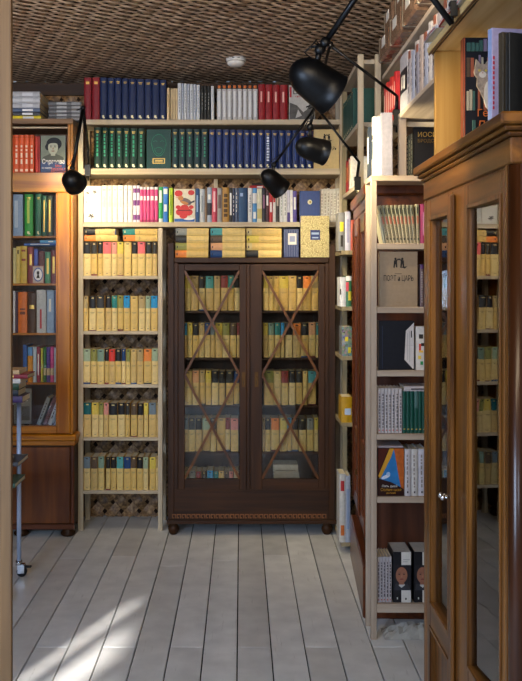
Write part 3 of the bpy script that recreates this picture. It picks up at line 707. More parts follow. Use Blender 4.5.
# stacks on top of the cabinet
G3 = 'cream volumes lying in stacks on the dark cabinet'
DT = DC+.02; ztop = zf(257.5)
for si, (x0, x1, bands, nm) in enumerate(((175.5, 208.5, ['orange', 'olive', 'charcoal', 'grey'], 'left stack atop dark cabinet'), (210.5, 245, ['navy', 'peach', 'brown', 'turquoise'], 'middle stack atop dark cabinet'), (246.5, 281.5, ['black', 'cream', 'yellow', 'cream'], 'right stack atop dark cabinet'))):
    zz = ztop
    tot = {b: bands.count(b) for b in bands}; ct = {}
    for i, b in enumerate(bands):
        ct[b] = ct.get(b, 0)+1; th = .0415
        lb = None
        r0 = random.uniform(-.4, .4)
        look = 'cream-spined lying book' if b == 'cream' else f'cream lying book with {b} band'
        pos = ['bottom', 'second from bottom', 'third from bottom', 'topmost'][i]
        bd = random.Random(i*7+si)
        base = bm(bd.choice(['#dfbf74', '#d8b466', '#e2c684']))
        pats = ([(0, 1, .66, 1, bm(BAND[b]))] if b != 'cream' else [(0, 1, .85, .99, bm('#cdb77c'))])+[(.3, .6, .93, .96, INK), (.3, .34, .1, .6, mat('#a38c5c', .6, 0, 0))]
        lie(None, x0+r0, x1+r0, zz, th, DT, '', G3, f'{look}, {pos} in {nm}', base=base, pats=pats, name='series_volume'); zz += th+.0003
# slipcase and floral book
l = (X(283.5, DT), DT, ztop+.0003); Wd = X(298.8, DT)-X(283.5, DT); H = Z(229, DT)-ztop
t = thing('slipcased_book', l, 'navy pinstriped slipcased set with white label on the dark cabinet', 'book')
mb = MB(); NV = bm('#22305c'); mb.box(0, Wd, 0, .14, 0, H, NV, .001); mb.build('slipcase', t)
PS = mat('#8a93b4', .5, 0, 0); mb = MB()
for k in range(9): mb.box(Wd*(k+.5)/9-.0007, Wd*(k+.5)/9+.0007, -.0004, 0, .004, H-.004, PS)
mb.box(Wd*.3, Wd*.85, -.0012, 0, H*.45, H*.85, mat('#d8d4cc', .5, 0, 0)); mb.box(Wd*.4, Wd*.75, -.0018, -.0012, H*.55, H*.75, PS)
mb.build('label', t)
DF = DT-.02
l = (X(300.5, DF), DF-.012, ztop+.0003); Wd = X(329, DF)-X(300.5, DF); H = Z(216, DF)-ztop
FLO = bpy.data.materials.new('gold_floral_cover'); FLO.use_nodes = True; nt = FLO.node_tree; b_ = nt.nodes['Principled BSDF']
v_ = nt.nodes.new('ShaderNodeTexVoronoi'); v_.inputs['Scale'].default_value = 130; v_.feature = 'DISTANCE_TO_EDGE'
tc = nt.nodes.new('ShaderNodeTexCoord'); nt.links.new(tc.outputs['Object'], v_.inputs['Vector'])
r_ = nt.nodes.new('ShaderNodeValToRGB'); r_.color_ramp.elements[0].color = lin('#8c7c48'); r_.color_ramp.elements[1].color = lin('#d2c288'); r_.color_ramp.elements[0].position = .04; r_.color_ramp.elements[1].position = .16
nt.links.new(v_.outputs['Distance'], r_.inputs['Fac']); nt.links.new(r_.outputs['Color'], b_.inputs['Base Color']); b_.inputs['Roughness'].default_value = .5
t = cover_book(l, Wd, H, .028, FLO, 'gold floral patterned face-out book with small blue label on dark cabinet', spine=bm('#2a3a6a'))
art(t, [(rect(Wd*.34, Wd*.68, H*.42, H*.66), bm('#27376c')), (rect(Wd*.4, Wd*.62, H*.46, H*.49), BLINK), (rect(Wd*.38, Wd*.64, H*.55, H*.6), BLINK)], 'label')

# ------------------------------------------------------------------ amber bookcase at left
DL = 5.05; xl = lambda x: X(x, DL); zl = lambda y: Z(y, DL)
LX0 = -1.93
lc = thing('amber_bookcase', (xl(45), DL, 0), 'amber wooden bookcase with glass door and veneered base at far left', 'bookcase')
DLB = DL+.36
def lb_(name, x0, x1, y0, y1, z0, z1, m, bev=.002): return rbox(name, x0, x1, y0, y1, z0, z1, m, lc, bev)
lb_('side_panel', xl(70.5), xl(73), DL+.001, DLB, zl(434), zl(124), AMBZ)
lb_('side_panel', LX0, LX0+.02, DL+.001, DLB, zl(434), zl(124), AMBZ)
lb_('top_board', LX0, xl(73.5), DL-.01, DLB, zl(124), zl(118.8), wood('brown_top_board', '#5a3d22', '#86613a', 'X'))
lb_('back_panel', LX0+.021, xl(70.4), DLB-.012, DLB, zl(434), zl(124.1), wood('brown_back', '#4a2a14', '#6a4020', 'Z'))
lb_('rail', LX0+.021, xl(70.4), DL-.002, DL+.05, zl(192), zl(172.5), AMBX, .002)
lb_('niche_floor', LX0+.021, xl(70.4), DL+.051, DLB-.013, zl(177), zl(172.5), AMBX)
lb_('niche_strip', LX0+.021, xl(68), DL+.02, DL+.04, zl(127.8), zl(126), PINEX)
lb_('stile', xl(67.5), xl(70.4), DL-.001, DL+.03, zl(172.4), zl(124.1), AMBZ)
llx = lc.location.x
mb = MB(); mb.box(xl(57.3)-llx, xl(70.4)-llx, -.004, .022, zl(433.5), zl(192.3), AMBZ, .003); mb.box(LX0+.03-llx, xl(57.2)-llx, -.004, .022, zl(433.5), zl(426), AMBX, .003)
mb.box(xl(56.2)-llx, xl(57.6)-llx, -.007, .0, zl(426), zl(192.3), AMBZ, .001)
mb.box(xl(-6)-llx, xl(3)-llx, -.004, .022, zl(426), zl(192.3), AMBZ, .003)
dr = mb.build('door', lc)
MB().box(xl(3)-llx, xl(57.3)-llx, .006, .0085, zl(426), zl(192.3), GLASS).build('glass_pane', dr)
LS = [zl(235.5), zl(283.5), zl(333.5), zl(383.5), zl(426)]
for z in LS[:4]: lb_('shelf', LX0+.021, xl(70.4), DL+.04, DLB-.013, z-.012, z, AMBX)
lb_('waist_moulding', LX0, xl(77), DL-.035, DL+.105, zl(440), zl(434.2), AMBX, .006)
lb_('waist_moulding', LX0, xl(75.5), DL-.02, DL+.105, zl(445), zl(440), AMBX, .003)
lb_('base_cabinet', LX0, xl(73.8), DL, DLB, zl(526), zl(445), DARKZ)
lb_('base_door', LX0+.02, xl(70.5), DL-.012, DL-.0005, zl(523), zl(447), AMBD, .003)
lb_('base_rail', LX0, xl(74.8), DL-.016, DL-.0005, zl(529), zl(523.4), wood('plain_base_rail', '#4a2410', '#6d3a1a', 'X'), .003)
lb_('corner_post', xl(70.8), xl(74.6), DL-.013, DL-.0005, zl(523.3), zl(445.1), wood('base_corner_post', '#4a2410', '#6d3a1a', 'Z'), .004)
for xx in (67, 20):
    for yy in (.03, .3):
        MB().lathe([(.001, 0), (.032, 0), (.042, .01), (.042, .02), (.03, .028), (.036, zl(529)), (.001, zl(529))], (xl(xx)-llx, yy, 0), DARKZ, 18).build('foot', lc)
# niche contents
zn = zl(172.5); dn = DL+.06
it = [(9+i*5.1, 13.7+i*5.1, 135, '#d9582c', sp_marks(mat('#f0d0b0', .5, 0, 0), .25, .75, .3, .7, 4, 2)+[(.2, .8, .06, .12, mat('#f0d0b0', .5, 0, 0)), (0, 1, .93, .95, mat('#a83c1c', .5, 0, 0))], 'orange spine with pale lettering') for i in range(5)]
it += [(35.2, 38, 136.5, '#c23a2c', [], 'thin red-orange spine'), (38.2, 40, 136.5, '#9e2a28', [], 'thin dark red spine')]
plain_row(it, zn, dn, 'open niche of amber bookcase', 'orange books in the niche of the amber bookcase', .14)
l = (X(40.6, dn), dn, zn+.0003); Wd = X(65.5, dn)-X(40.6, dn); H = Z(135.5, dn)-zn
t = cover_book(l, Wd, H, .02, bm('#3c4658'), 'face-out book with portrait of a dark-haired woman in the amber niche')
SK = mat('#b9b9a0', .6, 0, .05); HR = mat('#1f2226', .6, 0, 0)
art(t, [(rect(.001, Wd-.001, H*.35, H-.001), mat('#7f8474', .6, 0, .1))]+[(ell(Wd*.54, H*.78, Wd*.31, Wd*.26), HR), (ell(Wd*.3, H*.7, Wd*.12, Wd*.14), HR)]+face(t, Wd*.5, H*.68, Wd*.25, SK, HR, coat=mat('#55584e', .6, 0, 0))+[(rect(.001, Wd-.001, .001, H*.3), bm('#243a66'))])
text('Сергеева', Wd*.26, WHITE, t, (Wd*.52, -.0035, H*.31), bold=.0006, width=Wd*.9)
for k, zz_ in enumerate((.2, .13, .065)): text(('Мои', 'письма и', 'рассказы')[k], Wd*.13, bm('#d9582c'), t, (Wd*.72, -.0035, H*zz_))
text('из книги', Wd*.1, WHITE, t, (Wd*.25, -.0035, H*.15))
# shelves behind glass
d = DL+.055
it = [(3, 12, 196, '#5a3a3c', [], 'brown hardback spine'), (13.2, 23, 194.5, '#7f97bd', [(.15, .5, .2, .85, mat('#b4c4dc', .5, 0, 0))], 'large blue-grey hardback'), (24.6, 33, 194, '#2c9a3c', [(.3, .6, .3, .85, mat('#c0d060', .5, 0, 0))]+gilt_pats(), 'bright green hardback with yellow lettering'),
      (35.5, 41.2, 193.8, '#2b6a58', gilt_pats(), 'dark green hardback with gilt'), (42, 46.6, 196, '#17544c', [(.3, .6, .1, .9, GILT)], 'deep teal spine with gilt title'), (47, 52.8, 196, '#2a3a34', [(.3, .6, .1, .9, GILT)], 'black-green spine with gilt title'), (53.2, 56.6, 197, '#3a2a2a', [], 'dark brown spine')]
plain_row(it, LS[0], d, 'top shelf behind amber door', 'books behind the amber bookcase glass', .16)
it = [(3, 9, 247, '#6a5a44', [], 'drab spine'), (13, 16, 248, '#cdbf8c', [], 'cream slim spine'), (16.2, 20, 246.5, '#d0b868', [(.3, .7, .8, .9, INK)], 'mustard spine with dark title'), (20.2, 27, 246, '#c8a844', [(.2, .8, .6, .66, bm('#8a3020')), (.2, .8, .85, .9, bm('#8a3020'))], 'ochre yellow spine with red lines'),
      (27.6, 33.5, 247, '#7a3038', [(.3, .7, .5, .8, GILT)], 'burgundy hardback'), (34, 38, 249, '#4c5cae', [], 'cobalt blue spine'), (38.4, 44.6, 251, '#5a2a2c', [], 'wine-coloured hardback'), (45, 50.3, 252, '#4f8a6c', [(.3, .7, .3, .8, GILT)], 'sea-green hardback'), (50.7, 56.4, 250, '#6a2c34', [(.3, .7, .3, .8, GILT)], 'maroon hardback with gilt')]
plain_row(it, LS[1], d, 'second shelf behind amber door', 'books behind the amber bookcase glass', .16)
lie(None, 24, 56, Z(245.6, d), .014, d, '', None, 'slim blue book lying over second shelf behind amber door', base=bm('#2c58a8'), pats=[(.3, .7, .2, .8, WHITE)])
lie(None, 40, 56.5, Z(245.6, d)+.0145, .017, d, '', None, 'light blue book lying topmost over second amber shelf', base=bm('#5a9ad0'), pats=[(.3, .7, .2, .5, WHITE)])
l = (X(32, DL+.035), DL+.041, LS[1]+.0003)
t = thing('cameo_card', l, 'small card with oval cameo silhouette behind the amber door glass', 'card', rot=(0, 0, 0)); Wd, H = .066, .1
MB().box(0, Wd, 0, .002, 0, H, bm('#9a5c50')).build('card', t)
art(t, [(rect(.004, Wd-.004, .004, H-.004), bm('#b9a59c')), (ell(Wd*.5, H*.5, Wd*.42, H*.4), bm('#4a5a9c')), (ell(Wd*.5, H*.5, Wd*.34, H*.33), mat('#e4e2ea', .5, 0, 0)), (ell(Wd*.5, H*.6, Wd*.12, Wd*.16), INK), ([(Wd*.35, H*.3), (Wd*.65, H*.3), (Wd*.55, H*.52), (Wd*.45, H*.52)], INK)], 'cameo')
it = [(8, 12.8, 292, '#3a2a30', [], 'dark spine'), (13, 15.2, 291, '#c8c6ce', [], 'white slim spine'), (15.5, 17.8, 292, '#4a3048', [], 'purple slim spine'), (18.2, 27.2, 292, '#d06c24', [(.2, .8, .45, .52, bm('#6a3010')), (.2, .8, .56, .6, bm('#6a3010'))], 'wide orange hardback'), (28, 36, 293, '#4a2c1c', [(.2, .8, .6, .7, GILT)], 'dark brown hardback with gilt'),
      (36.6, 46.2, 290, '#b8b8bc', [(.35, .55, .1, .55, bm('#b8343c'))], 'wide pale grey spine with red text'), (46.8, 54, 290.5, '#8fa6c8', [(.3, .6, .5, .8, WHITE)], 'light blue-grey hardback'), (54.3, 57, 291, '#26406c', [], 'navy slim spine')]
plain_row(it, LS[2], d, 'third shelf behind amber door', 'books behind the amber bookcase glass', .17)
it = [(23, 27, 345, '#34599c', [], 'blue softcover spine'), (27.6, 32.6, 347, '#d08a2c', [(0, 1, .75, 1, bm('#5a8ac0'))], 'orange spine with blue head'), (33, 36.4, 347, '#b4c0cc', [], 'pale blue slim spine'), (36.8, 40.4, 347, '#8c2440', [(.3, .6, .2, .8, WHITE)], 'raspberry spine'), (40.8, 43, 348, '#b4ac34', [], 'yellow-green slim spine'),
      (43.4, 46.2, 347, '#2f6a3c', [(0, 1, .2, .4, bm('#c4b090'))], 'green spine with tan panel'), (46.5, 50, 347, '#54408c', [(0, 1, .2, .4, bm('#c4b090'))], 'purple spine with tan panel'), (50.3, 53.8, 347, '#c4508c', [(0, 1, .2, .4, bm('#c4b090'))], 'pink spine with tan panel'), (54, 56.8, 347.5, '#a8b4c4', [], 'grey-blue slim spine')]
plain_row(it, LS[3], d, 'fourth shelf behind amber door', 'books behind the amber bookcase glass', .15)
for i, (px, c, h, look) in enumerate(((36.5, '#9aa0a8', .165, 'pale grey leaning book, leftmost of leaning ones behind amber door'), (43, '#6a4048', .17, 'dark red leaning book in the middle behind amber door'), (47.5, '#b8bcc8', .19, 'white-grey leaning book, rightmost of leaning ones behind amber door'))):
    spine_book((X(px, d), d, LS[4]+.0005+.002), .022, h, .14, bm(c), sp_marks(INK, .2, .8, n=6, seed=i), look, 'leaning books behind the amber door', (0, math.radians(21), 0))
l = (X(13, d), d+.02, LS[4]+.0003); t = cover_book(l, .1, .2, .015, bm('#8c8a88'), 'grey face-out booklet on bottom shelf behind the amber door')
art(t, [(rect(.01, .09, .02, .1), bm('#5a5654')), (rect(.02, .08, .13, .17), WHITE)])
# stacks on top
zt = zl(118.8)
cc = [('#d6c11e', .021, 'bright yellow book, bottom of left stack on amber bookcase'), ('#3a3c44', .021, 'black and white book, second in left stack on amber bookcase'), ('#4c5a74', .021, 'blue-grey book, third in left stack on amber bookcase'), ('#a9a9ae', .031, 'light grey book, middle of left stack on amber bookcase'), ('#b6b7bb', .031, 'pale grey book, second from top in left stack on amber bookcase'), ('#a6a6aa', .031, 'pale grey book, topmost in left stack on amber bookcase')]
zz = zt
for i, (c, th, nm) in enumerate(cc):
    lie(None, 5, 40+(1 if i < 1 else 0)-.3*(i % 2), zz, th, DL+.02, '', 'grey books stacked on the amber bookcase', nm, dep=.24, base=bm(c), pats=[(.2, .8, .2, .5, mat('#dcdce0' if i in (1, 2) else '#c8c8cc', .5, 0, 0))]); zz += th+.0003
zz = zt
for i in range(5):
    lie(None, 48.3+.3*(i % 2), 81.5, zz, .0215, D-.06, '', 'dark grey books stacked beside the red volumes', f'charcoal paperback with silver patches, {["bottom", "second from bottom", "middle", "second from top", "topmost"][i]} in right stack on amber bookcase', dep=.12, base=bm('#5a5a5c'), pats=[(.1, .9, .05, .3, bm('#8a8a8a')), (.15, .85, .45, .75, bm('#9c9c9c'))]); zz += .0218

# ------------------------------------------------------------------ metal book cart at left edge
DM = 4.37; xm = lambda x: X(x, DM); zm = lambda y: Z(y, DM)
ct = thing('book_cart', (xm(19), DM, 0), 'blue-grey metal book cart on castors at the left edge', 'cart')
cx0 = ct.location.x
for dx, dy in ((0, 0), (-.35, 0), (0, -.4), (-.35, -.4)):
    MB().tube([(dx, dy, .075), (dx, dy, zm(398))], .011, STEEL, 12).build('leg', ct)
    mb = MB(); mb.tube([(dx, dy, .06), (dx, dy, .078)], .016, CHROME, 12); mb.box(dx-.017+.012, dx+.017+.012, dy-.016, dy-.0125, .018, .062, CHROME, .002); mb.box(dx-.005, dx+.029, dy+.0125, dy+.016, .018, .062, CHROME, .002); mb.box(dx-.014, dx+.029, dy-.016, dy+.016, .058, .063, CHROME, .001)
    mb.box(dx+.02, dx+.06, dy-.01, dy+.01, .045, .053, RUBBER, .002)
    c_ = mb.build('castor', ct)
    MB().lathe([(.006, -.011), (.020, -.011), (.0245, -.008), (.0245, .008), (.020, .011), (.006, .011)], (dx+.014, dy, .0248), RUBBER, 20, Matrix.Rotation(PI/2, 3, 'X')).build('wheel', c_)
for i, y in enumerate((398, 456, 476)):
    mb = MB(); z = zm(y); mb.box(-.36, .012, -.412, .012, z-.012, z, STEEL, .003); mb.build('tray', ct)
zz = zm(398)
G4 = 'books piled on the cart'
for i, (c, th, x1, nm, yw) in enumerate((('#40305a', .03, 31, 'dark purple book, bottom of pile on the metal cart', .03), ('#20242c', .03, 27, 'black book, second in pile on the metal cart', -.02), ('#24402c', .03, 27.5, 'dark green book, third in pile on the metal cart', 0), ('#c4c0bc', .022, 29, 'white book with red patch in pile on the metal cart', .01), ('#7a1c2c', .02, 36, 'long crimson book in pile on the metal cart', 0), ('#b89a74', .02, 28, 'tan book, topmost in pile on the metal cart', .02))):
    t = spine_book((xm(x1), DM-.17, zz+.0003), th-.0006, .22, .15, bm(c), [(.3, .7, .3, .7, bm('#a84a3c') if i == 3 else GILT)], nm, G4, (0, -PI/2, 0)); zz += th
lie(None, -8, 18, zm(456), .02, DM-.25, '', None, 'grey folder lying on the middle tray of the metal cart', base=bm('#4c4c50'), dep=.2, pats=[])
lie(None, -8, 15, zm(476), .02, DM-.25, '', None, 'green book lying on the lower tray of the metal cart', base=bm('#4a6a5c'), dep=.2, pats=[])

# foreground post at left edge
pm = wood('aged_pine_post', '#654a30', '#84643f', 'Z', .6, 60)
t = MB().box(0, .0262, 0, .014, 0, CZ-.03, pm, .0015).build('shelf_post', None, (X(-.5, 2.0), 2.0, 0))
tag(t, 'tall plain wooden shelf post in the left foreground edge', 'post')

# ------------------------------------------------------------------ far right corner rack
XE = .575
PMID = wood('shaded_pine', '#7d6e50', '#a39270', 'Z', .6, 30)  # same pine, darkened: shade on the rack's lower and far parts put into colour
cr = thing('corner_rack', (XE, 4.42, 0), 'pale corner rack along right wall behind the mahogany cabinet', 'bookcase')
XW = .80
for x0, y0, zb, h in ((XE, 4.42, 1.852, 2.55), (XE, 5.11, 0, 2.55), (XE+.085, 4.42, 1.852, 2.55), (XW, 5.11, 0, 2.55)):
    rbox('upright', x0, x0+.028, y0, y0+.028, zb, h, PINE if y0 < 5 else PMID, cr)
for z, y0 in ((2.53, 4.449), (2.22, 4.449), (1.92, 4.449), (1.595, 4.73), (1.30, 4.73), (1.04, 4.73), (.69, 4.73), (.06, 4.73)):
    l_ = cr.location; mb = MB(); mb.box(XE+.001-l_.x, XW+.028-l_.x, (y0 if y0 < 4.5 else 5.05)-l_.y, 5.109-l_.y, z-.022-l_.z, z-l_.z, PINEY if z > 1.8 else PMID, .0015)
    if y0 > 4.5: mb.box(.528-l_.x, XW+.028-l_.x, y0-l_.y, 5.0505-l_.y, z-.022-l_.z, z-l_.z, PINEY if z > 1.8 else PMID, .0015)
    mb.build('shelf', cr)
G5 = 'books in the right corner rack'
def side_book(Xf, yfar, z, W, H, dep, c, pats, label, group=None, rz=0, pages=None, name='book'):
    return spine_book((Xf, yfar, z+.0003), W, H, dep, bm(c) if isinstance(c, str) else c, pats, label, group, (0, 0, -PI/2+rz), name, pages=pages)
y = 5.09
for i in range(7): side_book(XE+.004, y, 2.22, .062, .21-.004*(i % 3), .14, '#1c4a44', gilt_pats(), f'dark green volume, {ORD[i+1]} from the back wall, corner rack top row', G5); y -= .064
for i, (c, n_) in enumerate((('#98222c', 'crimson'), ('#b43a34', 'scarlet'), ('#7c2030', 'wine red'), ('#c8c2b8', 'pale grey'), ('#d8d2c6', 'off-white'))):
    side_book(XE+.004, 4.95-i*.045, 1.92, .043, .17-.01*(i % 2), .14, c, [(.3, .7, .3, .8, GILT)], f'{n_} book in corner rack above mahogany cabinet', G5)
DQ = 4.735
def fb_(a, b, z, H, c, pats, lab, name='book', dep=.14):
    spine_book((X(a, DQ), DQ, z+.0003), X(b, DQ)-X(a, DQ)-.0006, H, dep, bm(c) if isinstance(c, str) else c, pats, lab, G5, name=name)
fb_(338.6, 345, 1.595, .2, '#77787c', [(.2, .8, .5, .75, bm('#d8c428')), (.3, .7, .1, .4, INK)], 'grey book with yellow label in corner rack')
fb_(345.1, 350.6, 1.595, .205, '#b8b6c8', [(.3, .7, .2, .8, mat('#8a88a8', .5, 0, 0))], 'lilac-white book beside grey one in corner rack')
fb_(350.7, 355, 1.595, .16, '#b8523c', [], 'orange-red book beside lilac-white one in corner rack')
fb_(340, 346, 1.30, .155, '#cfcfd2', [(.0, .2, .4, .6, INK)], 'white boxed book lower left in corner rack')
fb_(346.1, 351.5, 1.30, .16, '#3a6a4c', [(0, .5, .5, .8, bm('#c83a4c')), (.4, 1, .2, .5, bm('#d8c440')), (0, 1, .85, 1, WHITE)], 'multicoloured childrens book in corner rack')
MXM = bpy.data.materials.new('motley_cover'); MXM.use_nodes = True; nt = MXM.node_tree
v_ = nt.nodes.new('ShaderNodeTexVoronoi'); v_.inputs['Scale'].default_value = 90; hs = nt.nodes.new('ShaderNodeHueSaturation'); hs.inputs['Saturation'].default_value = .6; hs.inputs['Value'].default_value = .3
tc = nt.nodes.new('ShaderNodeTexCoord'); nt.links.new(tc.outputs['Object'], v_.inputs['Vector']); nt.links.new(v_.outputs['Color'], hs.inputs['Color']); nt.links.new(hs.outputs['Color'], nt.nodes['Principled BSDF'].inputs['Base Color'])
fb_(342, 352, 1.04, .155, MXM, [(.3, .6, .5, .65, bm('#d8c428')), (.6, .9, .1, .3, bm('#d8c428'))], 'motley purple and yellow boxed book in corner rack')
fb_(341.5, 352, .69, .135, '#b88c14', [(.3, .9, .3, .55, bm('#b8c8e0'))], 'yellow box with pale label in corner rack', 'box')
fb_(339.4, 345.6, .06, .36, '#c8c4bc', [(.2, .8, .1, .25, bm('#c86a30')), (.2, .8, .75, .9, bm('#b03030'))], 'tall white and orange book at foot of corner rack')
fb_(345.7, 350.4, .06, .35, '#a8acb8', [(.2, .8, .2, .8, mat('#8a98b4', .5, 0, 0))], 'tall bluish-white book at foot of corner rack')

# ------------------------------------------------------------------ mahogany cabinet (right, middle distance)
MX = .535; MY0, MY1 = 3.83, 4.68
mc = thing('mahogany_bookcase', (MX, MY0, 0), 'reddish mahogany glazed cabinet seen edge-on behind the pine rack', 'cabinet')
MXB = .92
def mbx(name, x0, x1, y0, y1, z0, z1, m, bev=.002, parent=None): return rbox(name, x0, x1, y0, y1, z0, z1, m, mc, bev)
mbx('side_panel', MX+.012, MXB, MY0, MY0+.022, .12, 1.75, MAHS)
mbx('side_panel', MX+.012, MXB, MY1-.022, MY1, .12, 1.75, MAHS)
mbx('back_panel', MXB-.015, MXB, MY0+.0225, MY1-.0225, .12, 1.75, MAHS)
mb = MB(); L_ = mc.location
mb.box(.0, MXB-MX, -.01, MY1-MY0+.01, 1.75, 1.80, MAHY, .004); mb.box(-.014, MXB-MX, -.02, MY1-MY0+.02, 1.8002, 1.85, MAHY, .008)
mb.build('cornice', mc)
mbx('plinth', MX-.016, MXB, MY0-.005, MY1+.004, .0, .22, MAHY, .006)
mbx('side_rail', MX+.02, MXB, MY0-.004, MY0-.0002, .80, .815, MAHS, .001)
# two doors
for k, (ya, yb) in enumerate(((MY0+.03, (MY0+MY1)/2-.003), ((MY0+MY1)/2+.003, MY1-.03))):
    mb = MB(); X0_, X1_ = 0, .024; y0, y1 = ya-L_.y, yb-L_.y; st = .055
    mb.box(X0_, X1_, y0, y0+st, .31, 1.745, MAHZ, .003); mb.box(X0_, X1_, y1-st, y1, .31, 1.745, MAHZ, .003)
    for z0, z1 in ((.31, .37), (.62, .70), (1.66, 1.745)): mb.box(X0_, X1_, y0+st, y1-st, z0, z1, MAHY, .003)
    mb.box(.010, .018, y0+st, y1-st, .37, .62, MAHZ)
    mb.box(-.008, 0, y0+.012, y0+.024, .33, 1.73, MAHZ, .003); mb.box(-.008, 0, y1-.024, y1-.012, .33, 1.73, MAHZ, .003)
    dd = mb.build('door', mc)
    MB().box(.012, .0145, y0+st, y1-st, .70, 1.66, GLASS).build('glass_pane', dd)
    yk = (y1-.03) if k == 0 else (y0+.03)
    m3 = MB(); m3.box(-.004, -.0002, yk-.010, yk+.010, 1.0, 1.08, BRASS, .001); m3.build('lock_plate', dd)
    if k == 1: MB().lathe([(.012, 0), (.016, .004), (.012, .008), (.001, .01)], (-.001, y0+.15, .50), BRASS, 12, Matrix.Rotation(-PI/2, 3, 'Y')).build('ring_handle', dd)
for z in (.70, 1.0, 1.3): mbx('shelf', MX+.03, MXB-.016, MY0+.0225, MY1-.0225, z-.018, z, MAHY)
MROT = math.radians(-3.3)
mc.rotation_euler = (0, 0, MROT); bpy.context.view_layer.update()
for j, z in enumerate((.7, 1.0, 1.3)):
    for i in range(4):
        q_ = mc.matrix_world @ Vector((.045, .33-i*.055, z))
        side_book(q_.x, q_.y, z, .053, .205, .13, ['#d6b95c', '#dcc58a', '#c8a850'][i % 3], [(0, 1, .65, 1, bm(['#8c8a45', '#33302a', '#b49a66'][(i+j) % 3]))], f'yellowish volume, {ORD[i+1]} from middle, {["lower", "middle", "upper"][j]} shelf inside mahogany cabinet', 'volumes inside the mahogany cabinet', rz=MROT)

# ------------------------------------------------------------------ pine rack facing the camera at right
DP = 3.60; xp = lambda x: X(x, DP); zp = lambda y: Z(y, DP); RX1 = .985
pr = thing('pine_rack', (xp(371), DP, 0), 'pale pine open rack facing the aisle end at right', 'bookcase')
PR = wood('pine_rack_wood', '#9d8874', '#b9a692', 'Z', .6, 34); PRX = wood('pine_rack_board', '#9d8874', '#b9a692', 'X', .6, 34)
DPB = DP+.165
for x0 in (xp(371), RX1-.024):
    rbox('upright', x0, x0+.0235, DP, DP+.02, 0, zp(181), PR, pr); rbox('upright', x0, x0+.0235, DPB-.022, DPB, 0, zp(181), PR, pr)
rbox('top_board', xp(371)-.001, RX1, DP-.002, DPB+.002, zp(181)+.0002, zp(181)+.022, PRX, pr)
RS = [zp(y) for y in (243.3, 307, 370.5, 434, 497, 604)]
for i, z in enumerate(RS): rbox('shelf', xp(377), RX1-.0245, DP+.001, DPB, z-(.024 if i < 5 else .036), z, PRX, pr)
ZPT = zp(181)+.022
dp = DP+.018
# shelf 1: leaning thin volumes
for i in range(10):
    ang = -math.radians(12.8-i*.95) if i < 9 else -.03
    bx = X([386.4, 389.8, 393.2, 396.7, 400.1, 403.5, 406.9, 410.2, 413.4, 416.9][i], dp)
    H = .155 if i < 9 else .158
    t = spine_book((bx, dp+random.uniform(0, .003), RS[0]+.0006+abs(math.sin(ang))*0), .0128, H, .11, bm('#8f8469'), [(0, 1, .72, .97, bm('#7c7a5e')), (.25, .8, .5, .7, bm('#9c5a44')), (.3, .7, .76, .92, INK), (.3, .7, .08, .14, INK)]+sp_marks(mat('#5a5444', .5, 0, 0), .18, .46, n=5, seed=i),
                   f'olive-beige leaning booklet, {ORD[i+1]} from left, top shelf of right pine rack', 'leaning booklets in the right pine rack', (0, ang, 0), 'booklet')
spine_book((X(383.6, dp), dp+.004, RS[0]+.0006), .008, .12, .11, bm('#c9c4a4'), [], 'pale booklet leaning at left of right pine rack top shelf', None, (0, -math.radians(11.5), 0))
spine_book((X(420.5, dp), dp, RS[0]+.0004), .03, .158, .11, bm('#7c1c44'), [(.3, .7, .2, .8, mat('#b07090', .5, 0, 0))], 'magenta hardback at right on top shelf of right pine rack', None)
# shelf 2
poet((X(379.5, dp), dp, RS[1]+.0003), X(417.5, dp)-X(379.5, dp), Z(251.5, dp)-RS[1], .035, 'large beige face-out book with two drawn figures in right pine rack', base='#958068')
spine_book((X(420.3, dp), dp, RS[1]+.0003), .013, .17, .11, bm('#5c4c50'), [(0, 1, .9, 1, bm('#4a2a5c'))]+sp_marks(mat('#aaa0a0', .5, 0, 0), .1, .85, n=14), 'thin mottled grey spine beside beige face-out book', None)
# shelf 3: black slipcase with white flap shape
t = cover_book((X(379, dp), dp+.002, RS[2]+.0003), X(414.5, dp)-X(379, dp), Z(321, dp)-RS[2], .04, bm('#1a1a20'), 'black face-out folder book with white angled corner panel', rot=(0, 0, 0))
Wd = X(414.5, dp)-X(379, dp); H = Z(321, dp)-RS[2]
LG = mat('#a49c98', .6, 0, 0)
art(t, [([(Wd*.72, H*.21), (Wd*.96, H*.02), (Wd*.985, H*.03), (Wd*.985, H*.965), (Wd*.76, H*.8)], mat('#cac2bc', .5, 0, .04)), (rect(Wd*.8, Wd*.815, H*.2, H*.75), LG), (rect(Wd*.86, Wd*.875, H*.16, H*.8), LG), (rect(Wd*.75, Wd*.97, H*.5, H*.505), LG), (rect(Wd*.9, Wd*.93, H*.66, H*.8), INK), (rect(Wd*.09, Wd*.1, H*.02, H*.9), mat('#34405c', .5, 0, 0))], 'angled_panel')
t = spine_book((X(416, dp), dp, RS[2]+.0003), X(430, dp)-X(416, dp), Z(326.5, dp)-RS[2], .11, bm('#c8c0b8'), [(.2, .35, .75, .8, bm('#c8402c')), (.2, .5, .72, .82, INK), (.2, .35, .45, .6, bm('#c8402c')), (.2, .5, .40, .45, bm('#d8a83c')), (.35, .6, .55, .62, INK), (.15, .35, .25, .33, bm('#d8b43c')), (.3, .5, .12, .2, bm('#2c8a4c'))], 'white book with coloured lettering beside black folder book', None)
